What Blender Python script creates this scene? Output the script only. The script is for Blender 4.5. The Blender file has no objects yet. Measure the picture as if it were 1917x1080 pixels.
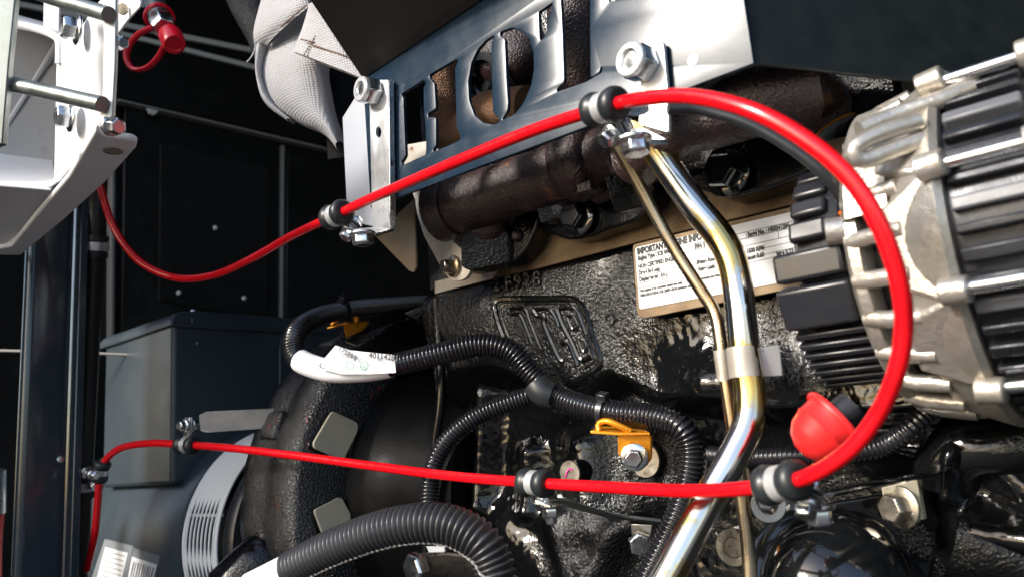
import bpy, bmesh, math, random
from mathutils import Vector as V, Matrix, noise
random.seed(4)
R = math.radians
sc = bpy.context.scene
COL = sc.collection
# ------------------------------------------------------------------ camera
# world: X along the engine (towards the fan end), Y into the engine, Z up
Zw = V((-0.073, 0.979, -0.192)).normalized()
Xw = V((0.738, 0.166, 0.655)); Xw = (Xw - Zw*Xw.dot(Zw)).normalized()
Yw = Zw.cross(Xw)
ROT = Matrix((Xw, Yw, Zw))                 # camera axes -> world
CAM = V((0, 0, 1.1)); H0 = CAM.z
FP = 1500.0
cd = bpy.data.cameras.new('camera'); cam = bpy.data.objects.new('camera', cd); COL.objects.link(cam)
cam.matrix_world = Matrix.Translation(CAM) @ ROT.to_4x4()
cd.sensor_width = 36; cd.lens = FP/1917*36; cd.clip_start = 0.01; cd.clip_end = 500
cd.dof.use_dof = True; cd.dof.focus_distance = 0.60; cd.dof.aperture_fstop = 8.5
sc.camera = cam
# ------------------------------------------------------------------ light
SUN = V((-0.28, -0.84, 0.47)).normalized()
w = bpy.data.worlds.new('World'); sc.world = w; w.use_nodes = True
nt = w.node_tree; bg = nt.nodes['Background']
sky = nt.nodes.new('ShaderNodeTexSky'); sky.sky_type = 'NISHITA'; sky.sun_disc = False
sky.sun_elevation = math.asin(SUN.z); sky.sun_rotation = math.atan2(SUN.x, SUN.y)
sky.dust_density = 2.0
nt.links.new(sky.outputs[0], bg.inputs[0]); bg.inputs[1].default_value = 0.085
sd = bpy.data.lights.new('sun', 'SUN'); sd.energy = 1.5; sd.angle = R(10); sd.color = (1, .95, .88)
so = bpy.data.objects.new('sun', sd); COL.objects.link(so)
so.rotation_euler = SUN.to_track_quat('Z', 'Y').to_euler()
sc.view_settings.view_transform = 'Standard'; sc.view_settings.look = 'None'
sc.view_settings.exposure = 1.85; sc.view_settings.gamma = 1.0

# ------------------------------------------------------------------ helpers
def ray(px, py): return ROT @ V(((px-958.5)/FP, (540-py)/FP, -1))
def P(px, py, d): return CAM + ray(px, py)*d
def onY(px, py, y): r = ray(px, py); return CAM + r*((y-CAM.y)/r.y)
def onX(px, py, x): r = ray(px, py); return CAM + r*((x-CAM.x)/r.x)
def onZ(px, py, z): r = ray(px, py); return CAM + r*((z-CAM.z)/r.z)
RI = ROT.transposed()
def proj(p):
    q = RI @ (p-CAM); return (958.5-FP*q.x/q.z, 540+FP*q.y/q.z)
cr = lambda x, y, z: (ROT @ V((x, y, z)))
EX, EY, EZ = V((1,0,0)), V((0,1,0)), V((0,0,1))

def spline(pts, step):
    """Catmull-Rom through pts, resampled to about `step` metres."""
    n = len(pts); out = []
    for i in range(n-1):
        p0 = pts[i-1] if i else pts[0]*2-pts[1]
        p1, p2 = pts[i], pts[i+1]
        p3 = pts[i+2] if i+2 < n else pts[-1]*2-pts[-2]
        k = 24
        for j in range(k):
            t = j/k; t2 = t*t; t3 = t2*t
            out.append(((p1*2)+(p2-p0)*t+(p0*2-p1*5+p2*4-p3)*t2+(p1*3-p0-p2*3+p3)*t3)*0.5)
    out.append(pts[-1].copy())
    L = [0]
    for a, b in zip(out, out[1:]): L.append(L[-1]+(b-a).length)
    m = max(2, int(round(L[-1]/step))); res = []; k = 0
    for i in range(m+1):
        s = L[-1]*i/m
        while k < len(L)-2 and L[k+1] < s: k += 1
        f = (s-L[k])/max(1e-9, L[k+1]-L[k]); res.append(out[k].lerp(out[k+1], min(1, f)))
    return res

class MB:
    def __init__(s): s.v = []; s.f = []
    def add(s, vs, fs):
        o = len(s.v); s.v += [V(a) for a in vs]; s.f += [tuple(o+i for i in f) for f in fs]; return s
    def box(s, c, size, ax=(EX, EY, EZ)):
        h = [a*(b/2) for a, b in zip(ax, size)]
        vs = [c+h[0]*i+h[1]*j+h[2]*k for i in (-1,1) for j in (-1,1) for k in (-1,1)]
        return s.add(vs, [(0,1,3,2),(4,6,7,5),(0,4,5,1),(2,3,7,6),(0,2,6,4),(1,5,7,3)])
    def prism(s, poly, off):
        n = len(poly); vs = [V(p) for p in poly]+[V(p)+off for p in poly]
        nn = V((0,0,0))
        for i in range(n): nn += V(poly[i]).cross(V(poly[(i+1) % n]))
        fs = [tuple(range(n)), tuple(range(2*n-1, n-1, -1))]+[((i+1) % n, i, n+i, n+(i+1) % n) for i in range(n)]
        if nn.dot(off) > 0: fs = [f[::-1] for f in fs]
        return s.add(vs, fs)
    def tube(s, path, r, n=14, cap=True, flat=1.0, ref=None):
        m = len(path); T = []
        for i in range(m):
            a = path[max(0, i-1)]; b = path[min(m-1, i+1)]; T.append((b-a).normalized())
        u = ref or (EZ if abs(T[0].z) < .9 else EX)
        u = (u-T[0]*u.dot(T[0])).normalized(); vs = []; fs = []
        for i in range(m):
            u = (u-T[i]*u.dot(T[i])).normalized(); q = T[i].cross(u)
            rr = r(i/(m-1), i) if callable(r) else r
            for k in range(n):
                a = 2*math.pi*k/n; vs.append(path[i]+u*(rr*math.cos(a))+q*(rr*flat*math.sin(a)))
        for i in range(m-1):
            for k in range(n):
                fs.append((i*n+k, i*n+(k+1) % n, (i+1)*n+(k+1) % n, (i+1)*n+k))
        if cap: fs += [tuple(range(n-1, -1, -1)), tuple(range((m-1)*n, m*n))]
        return s.add(vs, fs)
    def lathe(s, c, ax, prof, n=32, a0=0, a1=2*math.pi, ref=None, cap=True):
        """prof: (along axis, radius)"""
        ax = ax.normalized(); u = ref or (EZ if abs(ax.z) < .9 else EX); u = (u-ax*u.dot(ax)).normalized(); q = ax.cross(u)
        full = abs(a1-a0-2*math.pi) < 1e-6; na = n if full else n+1; vs = []; fs = []
        for h, r in prof:
            for k in range(na):
                a = a0+(a1-a0)*k/n; vs.append(c+ax*h+u*(r*math.cos(a))+q*(r*math.sin(a)))
        for i in range(len(prof)-1):
            for k in range(n):
                k2 = (k+1) % na; fs.append((i*na+k, i*na+k2, (i+1)*na+k2, (i+1)*na+k))
        if full and cap:
            if prof[0][1] > 1e-6: fs.append(tuple(range(na-1, -1, -1)))
            if prof[-1][1] > 1e-6: fs.append(tuple(range((len(prof)-1)*na, len(prof)*na)))
        return s.add(vs, fs)
    def hexa(s, c, ax, r, h, rot=0.3):
        u = EZ if abs(ax.z) < .9 else EX
        return s.lathe(c, ax, [(0, r*.97), (h*.1, r), (h*.8, r), (h, r*.84)], 6, rot, rot+2*math.pi)
    def blob(s, c, r, n=18, sc_=(1,1,1), ns=0, nsc=40):
        vs = []; fs = []; m = n//2
        for i in range(m+1):
            t = math.pi*i/m
            for k in range(n):
                a = 2*math.pi*k/n; d = V((math.sin(t)*math.cos(a), math.sin(t)*math.sin(a), math.cos(t)))
                p = V((d.x*sc_[0], d.y*sc_[1], d.z*sc_[2]))*r
                if ns: p *= 1+ns*noise.noise((c+p)*nsc)
                vs.append(c+p)
        for i in range(m):
            for k in range(n): fs.append((i*n+k, (i+1)*n+k, (i+1)*n+(k+1) % n, i*n+(k+1) % n))
        return s.add(vs, fs)

def root_loc(o):
    while o.parent: o = o.parent
    return o.location.copy()
def build(mb, name, m, parent=None, smooth=38, bevel=0, label=None, seg=2):
    L = root_loc(parent) if parent else V((0,0,0))
    if not parent and mb.v:
        L = sum(mb.v, V((0,0,0)))/len(mb.v)
    me = bpy.data.meshes.new(name); me.from_pydata([v-L for v in mb.v], [], mb.f)
    bm = bmesh.new(); bm.from_mesh(me); bmesh.ops.remove_doubles(bm, verts=bm.verts, dist=1e-6)
    bmesh.ops.recalc_face_normals(bm, faces=bm.faces); bm.to_mesh(me); bm.free()
    me.materials.append(m)
    if smooth:
        me.shade_smooth(); me.set_sharp_from_angle(angle=R(smooth))
    o = bpy.data.objects.new(name, me); COL.objects.link(o)
    if parent: o.parent = parent
    else: o.location = L
    if bevel:
        b = o.modifiers.new('bevel', 'BEVEL'); b.width = bevel; b.segments = seg; b.limit_method = 'ANGLE'; b.angle_limit = R(35)
    if label: o['label'] = label
    return o
def thing(name, label, cat, loc, group=None):
    o = bpy.data.objects.new(name, None); COL.objects.link(o); o.location = loc; o.empty_display_size = .02
    o['label'] = label; o['category'] = cat
    if group: o['group'] = group
    return o
def tag(o, label, cat, group=None):
    o['label'] = label; o['category'] = cat
    if group: o['group'] = group
    return o
def struct(mb, name, m, **k):
    o = build(mb, name, m, **k); o['kind'] = 'structure'; return o

def fill2d(outer, holes, th, bev=0.0, res=2):
    """flat shape with holes in its own xy plane, thickness th, as (verts, faces)"""
    cu = bpy.data.curves.new('shape', 'CURVE'); cu.dimensions = '2D'; cu.fill_mode = 'BOTH'
    cu.extrude = th/2-bev; cu.bevel_depth = bev; cu.bevel_resolution = res; cu.offset = 0
    for poly in [outer]+holes:
        sp = cu.splines.new('POLY'); sp.points.add(len(poly)-1); sp.use_cyclic_u = True
        for q, (x, y) in zip(sp.points, poly): q.co = (x, y, 0, 1)
    o = bpy.data.objects.new('shape', cu); me = bpy.data.meshes.new_from_object(o)
    r = ([v.co.copy() for v in me.vertices], [tuple(p.vertices) for p in me.polygons])
    bpy.data.objects.remove(o); bpy.data.curves.remove(cu); bpy.data.meshes.remove(me); return r
def text2d(s, size, th=0.0, spacing=1.0, bold=0.0):
    cu = bpy.data.curves.new('shape', 'FONT'); cu.body = s; cu.size = size; cu.extrude = th; cu.space_character = spacing
    cu.offset = bold; cu.resolution_u = 3; cu.fill_mode = 'BOTH'
    o = bpy.data.objects.new('shape', cu); me = bpy.data.meshes.new_from_object(o)
    r = ([v.co.copy() for v in me.vertices], [tuple(p.vertices) for p in me.polygons])
    bpy.data.objects.remove(o); bpy.data.curves.remove(cu); bpy.data.meshes.remove(me); return r
def place2d(mb, vf, o, u, v, n):
    return mb.add([o+u*p.x+v*p.y+n*p.z for p in vf[0]], vf[1])
def roundpoly(pts, r, k=4):
    """round the corners of a 2D polygon"""
    out = []; n = len(pts)
    for i in range(n):
        a, b, c = V(pts[i-1][:2]).to_2d(), V(pts[i][:2]).to_2d(), V(pts[(i+1) % n][:2]).to_2d()
        ra = min(r, (a-b).length*.45, (c-b).length*.45)
        p = b+(a-b).normalized()*ra; q = b+(c-b).normalized()*ra
        for j in range(k+1):
            t = j/k; out.append(tuple(p*(1-t)**2+b*2*t*(1-t)+q*t*t))
    return out

# ------------------------------------------------------------------ materials
def mat(name, base, rough=.4, metal=0, bump=None, var=None, coat=0, spec=.5, rvar=None, wear=None, bump2=None, sheen=0):
    m = bpy.data.materials.new(name); m.use_nodes = True; t = m.node_tree; N = t.nodes; L = t.links
    b = N['Principled BSDF']; b.inputs['Base Color'].default_value = (*base, 1); b.inputs['Roughness'].default_value = rough
    b.inputs['Metallic'].default_value = metal; b.inputs['Coat Weight'].default_value = coat; b.inputs['Coat Roughness'].default_value = .08
    b.inputs['Specular IOR Level'].default_value = spec
    if sheen: b.inputs['Sheen Weight'].default_value = sheen
    tc = N.new('ShaderNodeTexCoord'); co = tc.outputs['Object']
    def noi(scale, detail=3, rough=.55):
        n = N.new('ShaderNodeTexNoise'); n.inputs['Scale'].default_value = scale; n.inputs['Detail'].default_value = detail
        n.inputs['Roughness'].default_value = rough; L.new(co, n.inputs['Vector']); return n.outputs[0]
    def ramp(src, a, c, v0=(0,0,0), v1=(1,1,1)):
        r = N.new('ShaderNodeValToRGB'); r.color_ramp.elements[0].position = a; r.color_ramp.elements[1].position = c
        r.color_ramp.elements[0].color = (*v0, 1); r.color_ramp.elements[1].color = (*v1, 1); L.new(src, r.inputs[0]); return r
    cur = None
    if var:
        r = ramp(noi(var[1], 4), .35, .65, base, var[0])
        if len(var) > 2:
            e = r.color_ramp.elements.new(.8); e.color = (*var[2], 1)
        cur = r.outputs[0]
    if wear:                                   # (colour, scale, threshold)
        k = ramp(noi(wear[1], 5, .65), wear[2], wear[2]+.05)
        mx = N.new('ShaderNodeMix'); mx.data_type = 'RGBA'; L.new(k.outputs[0], mx.inputs[0])
        if cur: L.new(cur, mx.inputs[6])
        else: mx.inputs[6].default_value = (*base, 1)
        mx.inputs[7].default_value = (*wear[0], 1); cur = mx.outputs[2]
    if cur: L.new(cur, b.inputs['Base Color'])
    rv = rvar or (.08, 60)
    mr = N.new('ShaderNodeMapRange'); L.new(noi(rv[1], 4), mr.inputs[0]); mr.inputs[1].default_value = .3; mr.inputs[2].default_value = .7
    mr.inputs[3].default_value = max(.03, rough-rv[0]); mr.inputs[4].default_value = min(1, rough+rv[0]); L.new(mr.outputs[0], b.inputs['Roughness'])
    prev = None
    for bp in (bump, bump2):
        if not bp: continue
        bn = N.new('ShaderNodeBump'); bn.inputs['Strength'].default_value = bp[1]; bn.inputs['Distance'].default_value = bp[2]
        if len(bp) > 3 and bp[3] == 'v':
            n = N.new('ShaderNodeTexVoronoi'); n.feature = 'SMOOTH_F1'; n.inputs['Scale'].default_value = bp[0]; n.inputs['Smoothness'].default_value = .6
            wv = N.new('ShaderNodeVectorMath'); wv.operation = 'ADD'
            nn = N.new('ShaderNodeTexNoise'); nn.inputs['Scale'].default_value = bp[0]*.5; L.new(co, nn.inputs['Vector'])
            sca = N.new('ShaderNodeVectorMath'); sca.operation = 'SCALE'; sca.inputs['Scale'].default_value = .6/bp[0]*2
            L.new(nn.outputs['Color'], sca.inputs[0]); L.new(co, wv.inputs[0]); L.new(sca.outputs[0], wv.inputs[1])
            L.new(wv.outputs[0], n.inputs['Vector']); h = n.outputs[0]
        else: h = noi(bp[0], 3)
        if len(bp) > 4:
            k_ = ramp(noi(bp[4], 2), .44, .60, (.06,)*3); L.new(k_.outputs[0], bn.inputs['Strength'])
        L.new(h, bn.inputs['Height'])
        if prev: L.new(prev, bn.inputs['Normal'])
        prev = bn.outputs[0]
    if prev: L.new(prev, b.inputs['Normal'])
    return m
M = {}
M['block'] = mat('black_enamel_on_casting', (.0035,.0038,.0042), .05, bump=(400,1.0,.0021,'n',9), coat=0, spec=.55, rvar=(.03,25))
M['cast'] = mat('black_cast_paint', (.0035,.0038,.0042), .11, bump=(420,.9,.0015,'n',12), spec=.55, coat=0, rvar=(.05,30))
M['emblem'] = mat('black_enamel_emblem', (.0035,.0038,.0042), .08, bump=(350,.35,.0009), spec=.8)
M['gloss'] = mat('black_gloss_paint', (.006,.007,.008), .08, bump=(60,.06,.001), coat=.8, rvar=(.04,40))
M['rim'] = mat('black_paint_red_primer_wear', (.004,.004,.0045), .12, spec=1.0, bump=(480,1.0,.0019), wear=((.22,.012,.015), 28, .62), rvar=(.12,40))
M['satin'] = mat('dark_blue_satin_steel', (.028,.041,.053), .36, bump=(700,.06,.0003), rvar=(.06,18), wear=((.038,.052,.064), 45, .72))
M['shield'] = mat('heat_shield_satin', (.007,.022,.042), .27, metal=0, bump=(900,.08,.0002), rvar=(.07,30), var=((.006,.018,.036), 14))
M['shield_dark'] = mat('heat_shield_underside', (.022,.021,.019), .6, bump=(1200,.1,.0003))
M['shield_end'] = mat('heat_shield_end_shaded', (.006,.010,.012), .5, bump=(900,.08,.0003))  # darker copy of the shield colour, shade of the turned-away end painted in
M['smooth_black'] = mat('smooth_black_paint', (.003,.0033,.0036), .38, spec=.08, bump=(420,.25,.0005))
M['zincw'] = mat('pale_zinc_strip', (.70,.71,.72), .33, metal=.6, rvar=(.1,60), bump=(500,.06,.0003))
M['zincd'] = mat('dull_grey_zinc', (.30,.33,.33), .36, metal=.85, rvar=(.1,60), var=((.22,.24,.23), 40))
M['cap'] = mat('red_plastic_cap', (.55,.005,.020), .33, coat=.2)
M['wall'] = mat('enclosure_black_paint', (.012,.0125,.013), .42, bump=(500,.05,.0004), wear=((.022,.022,.022), 9, .6))
M['foam'] = mat('black_foam', (.006,.006,.006), .9, bump=(600,.3,.001))
M['edge'] = mat('bare_edge_trim', (.30,.29,.28), .4)
M['strip'] = mat('white_strip', (.85,.85,.83), .45)
M['post'] = mat('post_black_enamel', (.022,.033,.045), .2, coat=.5, wear=((.035,.045,.055), 30, .68), rvar=(.08,20))
M['white'] = mat('white_powder_coat', (.80,.80,.81), .5, spec=.3, bump=(400,.05,.0005), wear=((.5,.49,.47), 55, .73), rvar=(.1,20))
M['flange_grey'] = mat('light_grey_sheet', (.42,.44,.48), .4, bump=(500,.05,.0003))
M['pad'] = mat('machined_pale_pad', (.64,.57,.42), .5, metal=.1, rvar=(.1,90), var=((.55,.51,.40), 30), bump=(900,.1,.0002))
M['arm'] = mat('brushed_pale_steel', (.62,.59,.54), .38, metal=.2, rvar=(.1,60), var=((.48,.45,.40), 45), bump=(700,.1,.0003))
M['pocket_shade'] = mat('white_paint_shaded', (.30,.31,.33), .5, bump=(400,.05,.0005), wear=((.22,.22,.23), 25, .68))  # white paint with the pocket's shade put into a grey base colour
M['zinc'] = mat('bright_zinc', (.78,.79,.80), .24, metal=1, rvar=(.1,120), var=((.62,.64,.66), 60), bump=(500,.08,.0003))
M['steel'] = mat('machined_steel', (.50,.46,.39), .34, metal=.9, rvar=(.12,180), var=((.36,.32,.25), 35), bump=(900,.15,.0002))
M['stainless'] = mat('stainless_strip', (.66,.62,.56), .3, metal=.55, rvar=(.1,50), var=((.45,.40,.34), 40))
M['gold'] = mat('yellow_zinc', (.90,.38,.02), .3, metal=.55, rvar=(.1,80), var=((.82,.28,.03), 50, (.75,.55,.22)), bump=(600,.06,.0003))
M['pipe'] = mat('zinc_passivated_pipe', (.74,.73,.71), .16, metal=1, rvar=(.07,30), var=((.68,.64,.56), 22), wear=((.76,.54,.20), 17, .46), bump=(500,.03,.0002))
M['brass'] = mat('brown_zinc_tube', (.60,.53,.42), .25, metal=1, rvar=(.1,50), var=((.48,.33,.15), 20))
M['gasket'] = mat('tan_gasket', (.22,.155,.085), .5, metal=.3, var=((.13,.08,.04), 45), bump=(300,.15,.0006), wear=((.45,.20,.04), 60, .66))
M['rustplate'] = mat('zinc_plate_rust_spots', (.72,.68,.60), .4, metal=.35, var=((.60,.54,.45), 60), wear=((.30,.11,.03), 75, .64), bump=(200,.12,.0008))
M['tan'] = mat('tan_heat_tinted_steel', (.34,.29,.22), .5, metal=.5, var=((.26,.19,.12), 25), wear=((.2,.1,.04), 50, .66))
M['manifold'] = mat('heat_browned_cast_iron', (.034,.018,.017), .29, bump=(560,1.0,.0013), var=((.026,.015,.016), 40), wear=((.13,.055,.025), 55, .62), spec=.6, rvar=(.14,60))
M['mesh_brown'] = mat('bronze_lagging', (.16,.085,.045), .45, metal=.5, bump=(1000,.9,.001,'v'))
M['red'] = mat('red_nylon_tube', (.72,.004,.010), .22, coat=.3, rvar=(.05,200), bump=(300,.02,.0003), wear=((.55,.004,.01), 120, .72))
M['redcap'] = mat('red_rubber', (.74,.020,.020), .40, bump=(700,.06,.0003), rvar=(.08,80))
M['rubber'] = mat('black_rubber', (.018,.021,.024), .38, bump=(600,.08,.0003), rvar=(.1,90))
M['conduit'] = mat('black_conduit', (.010,.010,.013), .2, spec=.8, rvar=(.08,70), bump=(500,.05,.0003), wear=((.03,.03,.03), 150, .72))
M['conduit_grey'] = mat('dark_grey_conduit', (.028,.028,.031), .36, rvar=(.1,70), bump=(500,.05,.0003), wear=((.06,.06,.06), 90, .7))
M['hose'] = mat('black_braided_hose', (.014,.014,.014), .4, bump=(700,.5,.0008,'v'))
M['plastic'] = mat('black_moulded_plastic', (.016,.017,.021), .27, bump=(400,.05,.0004), rvar=(.09,45))
M['plastic_grey'] = mat('dark_grey_plastic', (.10,.105,.12), .4, bump=(400,.1,.0004))
M['alu'] = mat('cast_aluminium', (.60,.58,.54), .36, metal=.75, bump=(330,.5,.0010), var=((.44,.40,.34), 38), wear=((.30,.21,.09), 36, .66), rvar=(.12,40))
M['stator'] = mat('stator_lacquer', (.020,.022,.028), .3, metal=.4, bump=(900,.25,.0004), rvar=(.14,50))
M['fan'] = mat('white_painted_vent_band', (.72,.74,.76), .55, bump=(400,.05,.0003), rvar=(.08,30))
M['label'] = mat('white_label', (.80,.82,.85), .35, rvar=(.08,40), wear=((.66,.65,.62), 60, .73))
M['ink'] = mat('black_ink', (.015,.015,.015), .5)
M['ink_grey'] = mat('grey_ink', (.09,.09,.10), .5)
M['ink_green'] = mat('green_ink', (.10,.32,.20), .5)
M['ink_pink'] = mat('pink_paint', (.75,.03,.30), .5)
M['film'] = mat('clear_film_edge', (.22,.24,.26), .15)
M['ground'] = mat('asphalt', (.06,.06,.06), .85, var=((.045,.045,.045), 3), bump=(40,.3,.004))
M['orange'] = mat('orange_insulation', (.80,.14,.01), .35)
def cloth():
    m = mat('grey_woven_blanket', (.40,.395,.41), .75, sheen=.2, var=((.36,.355,.365), 20))
    t = m.node_tree; N = t.nodes; L = t.links; b = N['Principled BSDF']
    tc = N.new('ShaderNodeTexCoord'); hs = []
    for d in ('X', 'Z'):
        wv = N.new('ShaderNodeTexWave'); wv.bands_direction = d; wv.inputs['Scale'].default_value = 150; wv.inputs['Distortion'].default_value = 1.2
        L.new(tc.outputs['Object'], wv.inputs['Vector']); hs.append(wv.outputs[1])
    mu = N.new('ShaderNodeMath'); mu.operation = 'MULTIPLY'; L.new(hs[0], mu.inputs[0]); L.new(hs[1], mu.inputs[1])
    bn = N.new('ShaderNodeBump'); bn.inputs['Strength'].default_value = .7; bn.inputs['Distance'].default_value = .0006
    L.new(mu.outputs[0], bn.inputs['Height']); L.new(bn.outputs[0], b.inputs['Normal']); return m
M['cloth'] = cloth()
M['knit'] = mat('black_knit', (.010,.010,.013), .7, bump=(700,.9,.001,'v'))

# ================================================================== the setting
XW = -1.35                                              # end wall of the enclosure
ground = struct(MB().box(V((0,-15,-.02)), (80,80,.04)), 'ground', M['ground'], smooth=0)
floor = struct(MB().box(V((0,.95,.5)), (3.2,1.5,.06)), 'floor', M['wall'], smooth=0)
roof = struct(MB().box(V((-.1,1.0,2.15)), (3.4,1.6,.04)), 'roof', M['wall'], smooth=0)
wall = struct(MB().box(V((XW-.02,.98,1.33)), (.04,1.56,1.6)), 'wall', M['wall'], smooth=0)
farw = struct(MB().box(V((-.1,1.76,1.33)), (2.5,.04,1.6)), 'far_wall', M['wall'], smooth=0)
rwall = struct(MB().box(V((1.3,.98,1.33)), (.04,1.56,1.6)), 'side_wall', M['wall'], smooth=0)
struct(MB().box(V((-1.02,-.26,1.33)), (.035,.96,1.6)), 'added_dark_panel', M['wall'], smooth=0, bevel=.004)  # added panel outside the view, gives glossy black paint something dark to reflect
def wpoly(pts, off): return [onX(x, y, XW+off) for x, y in pts]
def wpanel(pts, off, name, m, th=None, bevel=.003):
    mb = MB().prism(wpoly(pts, off), V((-(th or off)*.98, 0, 0))); return build(mb, name, m, wall, bevel=bevel)
wpanel([(120,-260),(1100,-60),(1100,385),(228,183),(120,160)], .030, 'upper_panel', M['wall'])
wpanel([(233,199),(524,267),(521,640),(226,640)], .020, 'lower_panel', M['wall'])
wpanel([(300,270),(505,312),(502,600),(297,562)], .026, 'inner_panel', M['foam'], .006)
wpanel([(538,272),(1000,372),(1000,640),(534,640)], .020, 'lower_panel', M['wall'])
for a, b_, wd in (((213,190),(211,640),3.2),((531,272),(528,640),2.6)):
    mb = MB().prism(wpoly([(a[0]-wd,a[1]),(a[0]+wd,a[1]),(b_[0]+wd,b_[1]),(b_[0]-wd,b_[1])], .024), V((-.02,0,0)))
    build(mb, 'edge_trim', M['edge'], wall, bevel=.001)
mb = MB().prism(wpoly([(222,185),(660,288),(660,292),(222,189)], .034), V((-.02,0,0))); build(mb, 'edge_trim', M['edge'], wall)
for pts in ([(0,-4),(470,89),(470,98),(0,5)], [(200,52),(490,125),(490,133),(200,60)]):
    mb = MB().prism(wpoly(pts, .036), V((-.005,0,0))); build(mb, 'light_gap_strip', M['strip'], wall)  # light showing through gaps, painted on as white strips
for x, y in ((403,427),(335,548),(457,558)):
    mb = MB().blob(onX(x, y, XW+(.022 if x > 530 else .029)), .0045, 12, (.6,1,1)); build(mb, 'rivet', M['strip'], wall)
mb = MB().prism(wpoly([(276,203),(297,208),(288,216),(280,212)], .037), V((-.004,0,0))); build(mb, 'tab', M['strip'], wall)

# door post at the left of the opening
def rbox(x0, x1, y0, y1, z0, z1):
    pl = roundpoly([(x0,y0),(x1,y0),(x1,y1),(x0,y1)], .012, 6)
    return MB().prism([V((x,y,z0)) for x, y in pl], V((0,0,z1-z0)))
post = thing('door_post', 'tall black enamelled post with a rounded shiny edge at the far left', 'post', V((-.93,.29,.53)))
build(rbox(-.917,-.90,.268,.3125,.53,H0+.30), 'column', M['post'], post)
build(MB().box(V((-.945,.3185,H0-.11)), (.11,.008,.82)), 'back_flange', M['post'], post, bevel=.001)
for z in (-.155, .02, -.30):
    build(MB().lathe(V((-.8995,.305,H0+z)), EX, [(0,.004),(.002,.0035),(.003,0)], 12), 'screw', M['zinc'], post)

# ================================================================== engine
YE = .50; ZT = H0+.142
def E(x, y, off=0): return onY(x, y, YE-off)
eng = thing('engine_block', 'glossy black cast engine block with pebbled paint behind the conduits', 'engine', V((-.2,.7,H0-.3)))
def sstep(a, b, x):
    t = max(0, min(1, (x-a)/(b-a))); return t*t*(3-2*t)
def crv(pts, x):
    if x <= pts[0][0]: return pts[0][1]
    for (a, b), (c, d) in zip(pts, pts[1:]):
        if x <= c: return b+(d-b)*(x-a)/(c-a)
    return pts[-1][1]
EDGE = [(800,760),(850,700),(930,690),(1060,742),(1140,700),(1240,742),(1340,752),(1500,770),(1900,770)]
def seg(px, py, ax, ay, bx, by, w):
    dx, dy = bx-ax, by-ay; t = max(0, min(1, ((px-ax)*dx+(py-ay)*dy)/(dx*dx+dy*dy)))
    d = math.hypot(px-ax-dx*t, py-ay-dy*t)/w; return math.exp(-d*d)
def relief(px, py, p):
    e = crv(EDGE, px)
    h = .006*math.exp(-((px-1020)/330)**2)*math.exp(-((py-560)/150)**2)
    h += .010*seg(px, py, 840, 590, 930, 610, 75)*1.0
    h -= .034*sstep(e-12, e+40, py)
    h += .018*seg(px, py, 1050, 840, 1075, 990, 42)+.018*seg(px, py, 1225, 790, 1230, 930, 50)
    h += .016*seg(px, py, 905, 990, 990, 1100, 46)+.020*seg(px, py, 1010, 985, 1060, 1100, 34)
    h += .020*seg(px, py, 1130, 1000, 1080, 1100, 30)+.014*seg(px, py, 950, 850, 955, 960, 22)
    h += .016*seg(px, py, 870, 740, 860, 950, 20)+.016*seg(px, py, 1170, 860, 1165, 960, 22)
    h += .018*seg(px, py, 1340, 720, 1440, 720, 55)+.016*seg(px, py, 1460, 790, 1480, 850, 35)
    h += .022*seg(px, py, 1780, 840, 1760, 930, 30)+.030*seg(px, py, 1810, 1000, 1950, 1030, 55)+.020*seg(px, py, 1830, 860, 1930, 930, 55)
    h += .016*seg(px, py, 1620, 830, 1740, 850, 45)
    h += .0025*noise.noise(p*14)+.0007*noise.noise(p*45)+.0004*noise.noise(p*170)
    return h
x0, x1, z0, z1 = -.545, .06, H0-.20, ZT
nx, nz = 660, 400; mb = MB(); vs = []; fs = []
for j in range(nz+1):
    for i in range(nx+1):
        p = V((x0+(x1-x0)*i/nx, YE, z0+(z1-z0)*j/nz)); px, py = proj(p)
        h = relief(px, py, p); ed = max(0, 1-(z1-p.z)/.008); h -= .006*ed*ed
        vs.append(p-EY*h)
for j in range(nz):
    for i in range(nx):
        a = j*(nx+1)+i; fs.append((a, a+1, a+nx+2, a+nx+1))
# closed sides and back
n0 = len(vs); bnd = [i for i in range(nx+1)]+[j*(nx+1)+nx for j in range(1, nz+1)]+[nz*(nx+1)+i for i in range(nx-1, -1, -1)]+[j*(nx+1) for j in range(nz-1, 0, -1)]
for i in bnd: q = vs[i].copy(); q.y = .72; vs.append(q)
for k in range(len(bnd)): k2 = (k+1) % len(bnd); fs.append((bnd[k2], bnd[k], n0+k, n0+k2))
fs.append(tuple(range(n0, n0+len(bnd))))
mb.add(vs, fs); build(mb, 'crankcase', M['block'], eng, smooth=60)
# rear flange seam of the block
mb = MB()
pts = [E(817,560,.012),E(822,640,.012),E(826,740,.012),E(815,830,.014),E(803,950,.016),E(795,1090,.018)]
mb.tube(spline(pts, .006), .0042, 10); build(mb, 'flange_bead', M['cast'], eng)
# cylinder head behind the manifold
build(MB().box(V((-.335,.62,ZT+.13)), (.43,.24,.255)), 'cylinder_head', M['cast'], eng, bevel=.004)
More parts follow.
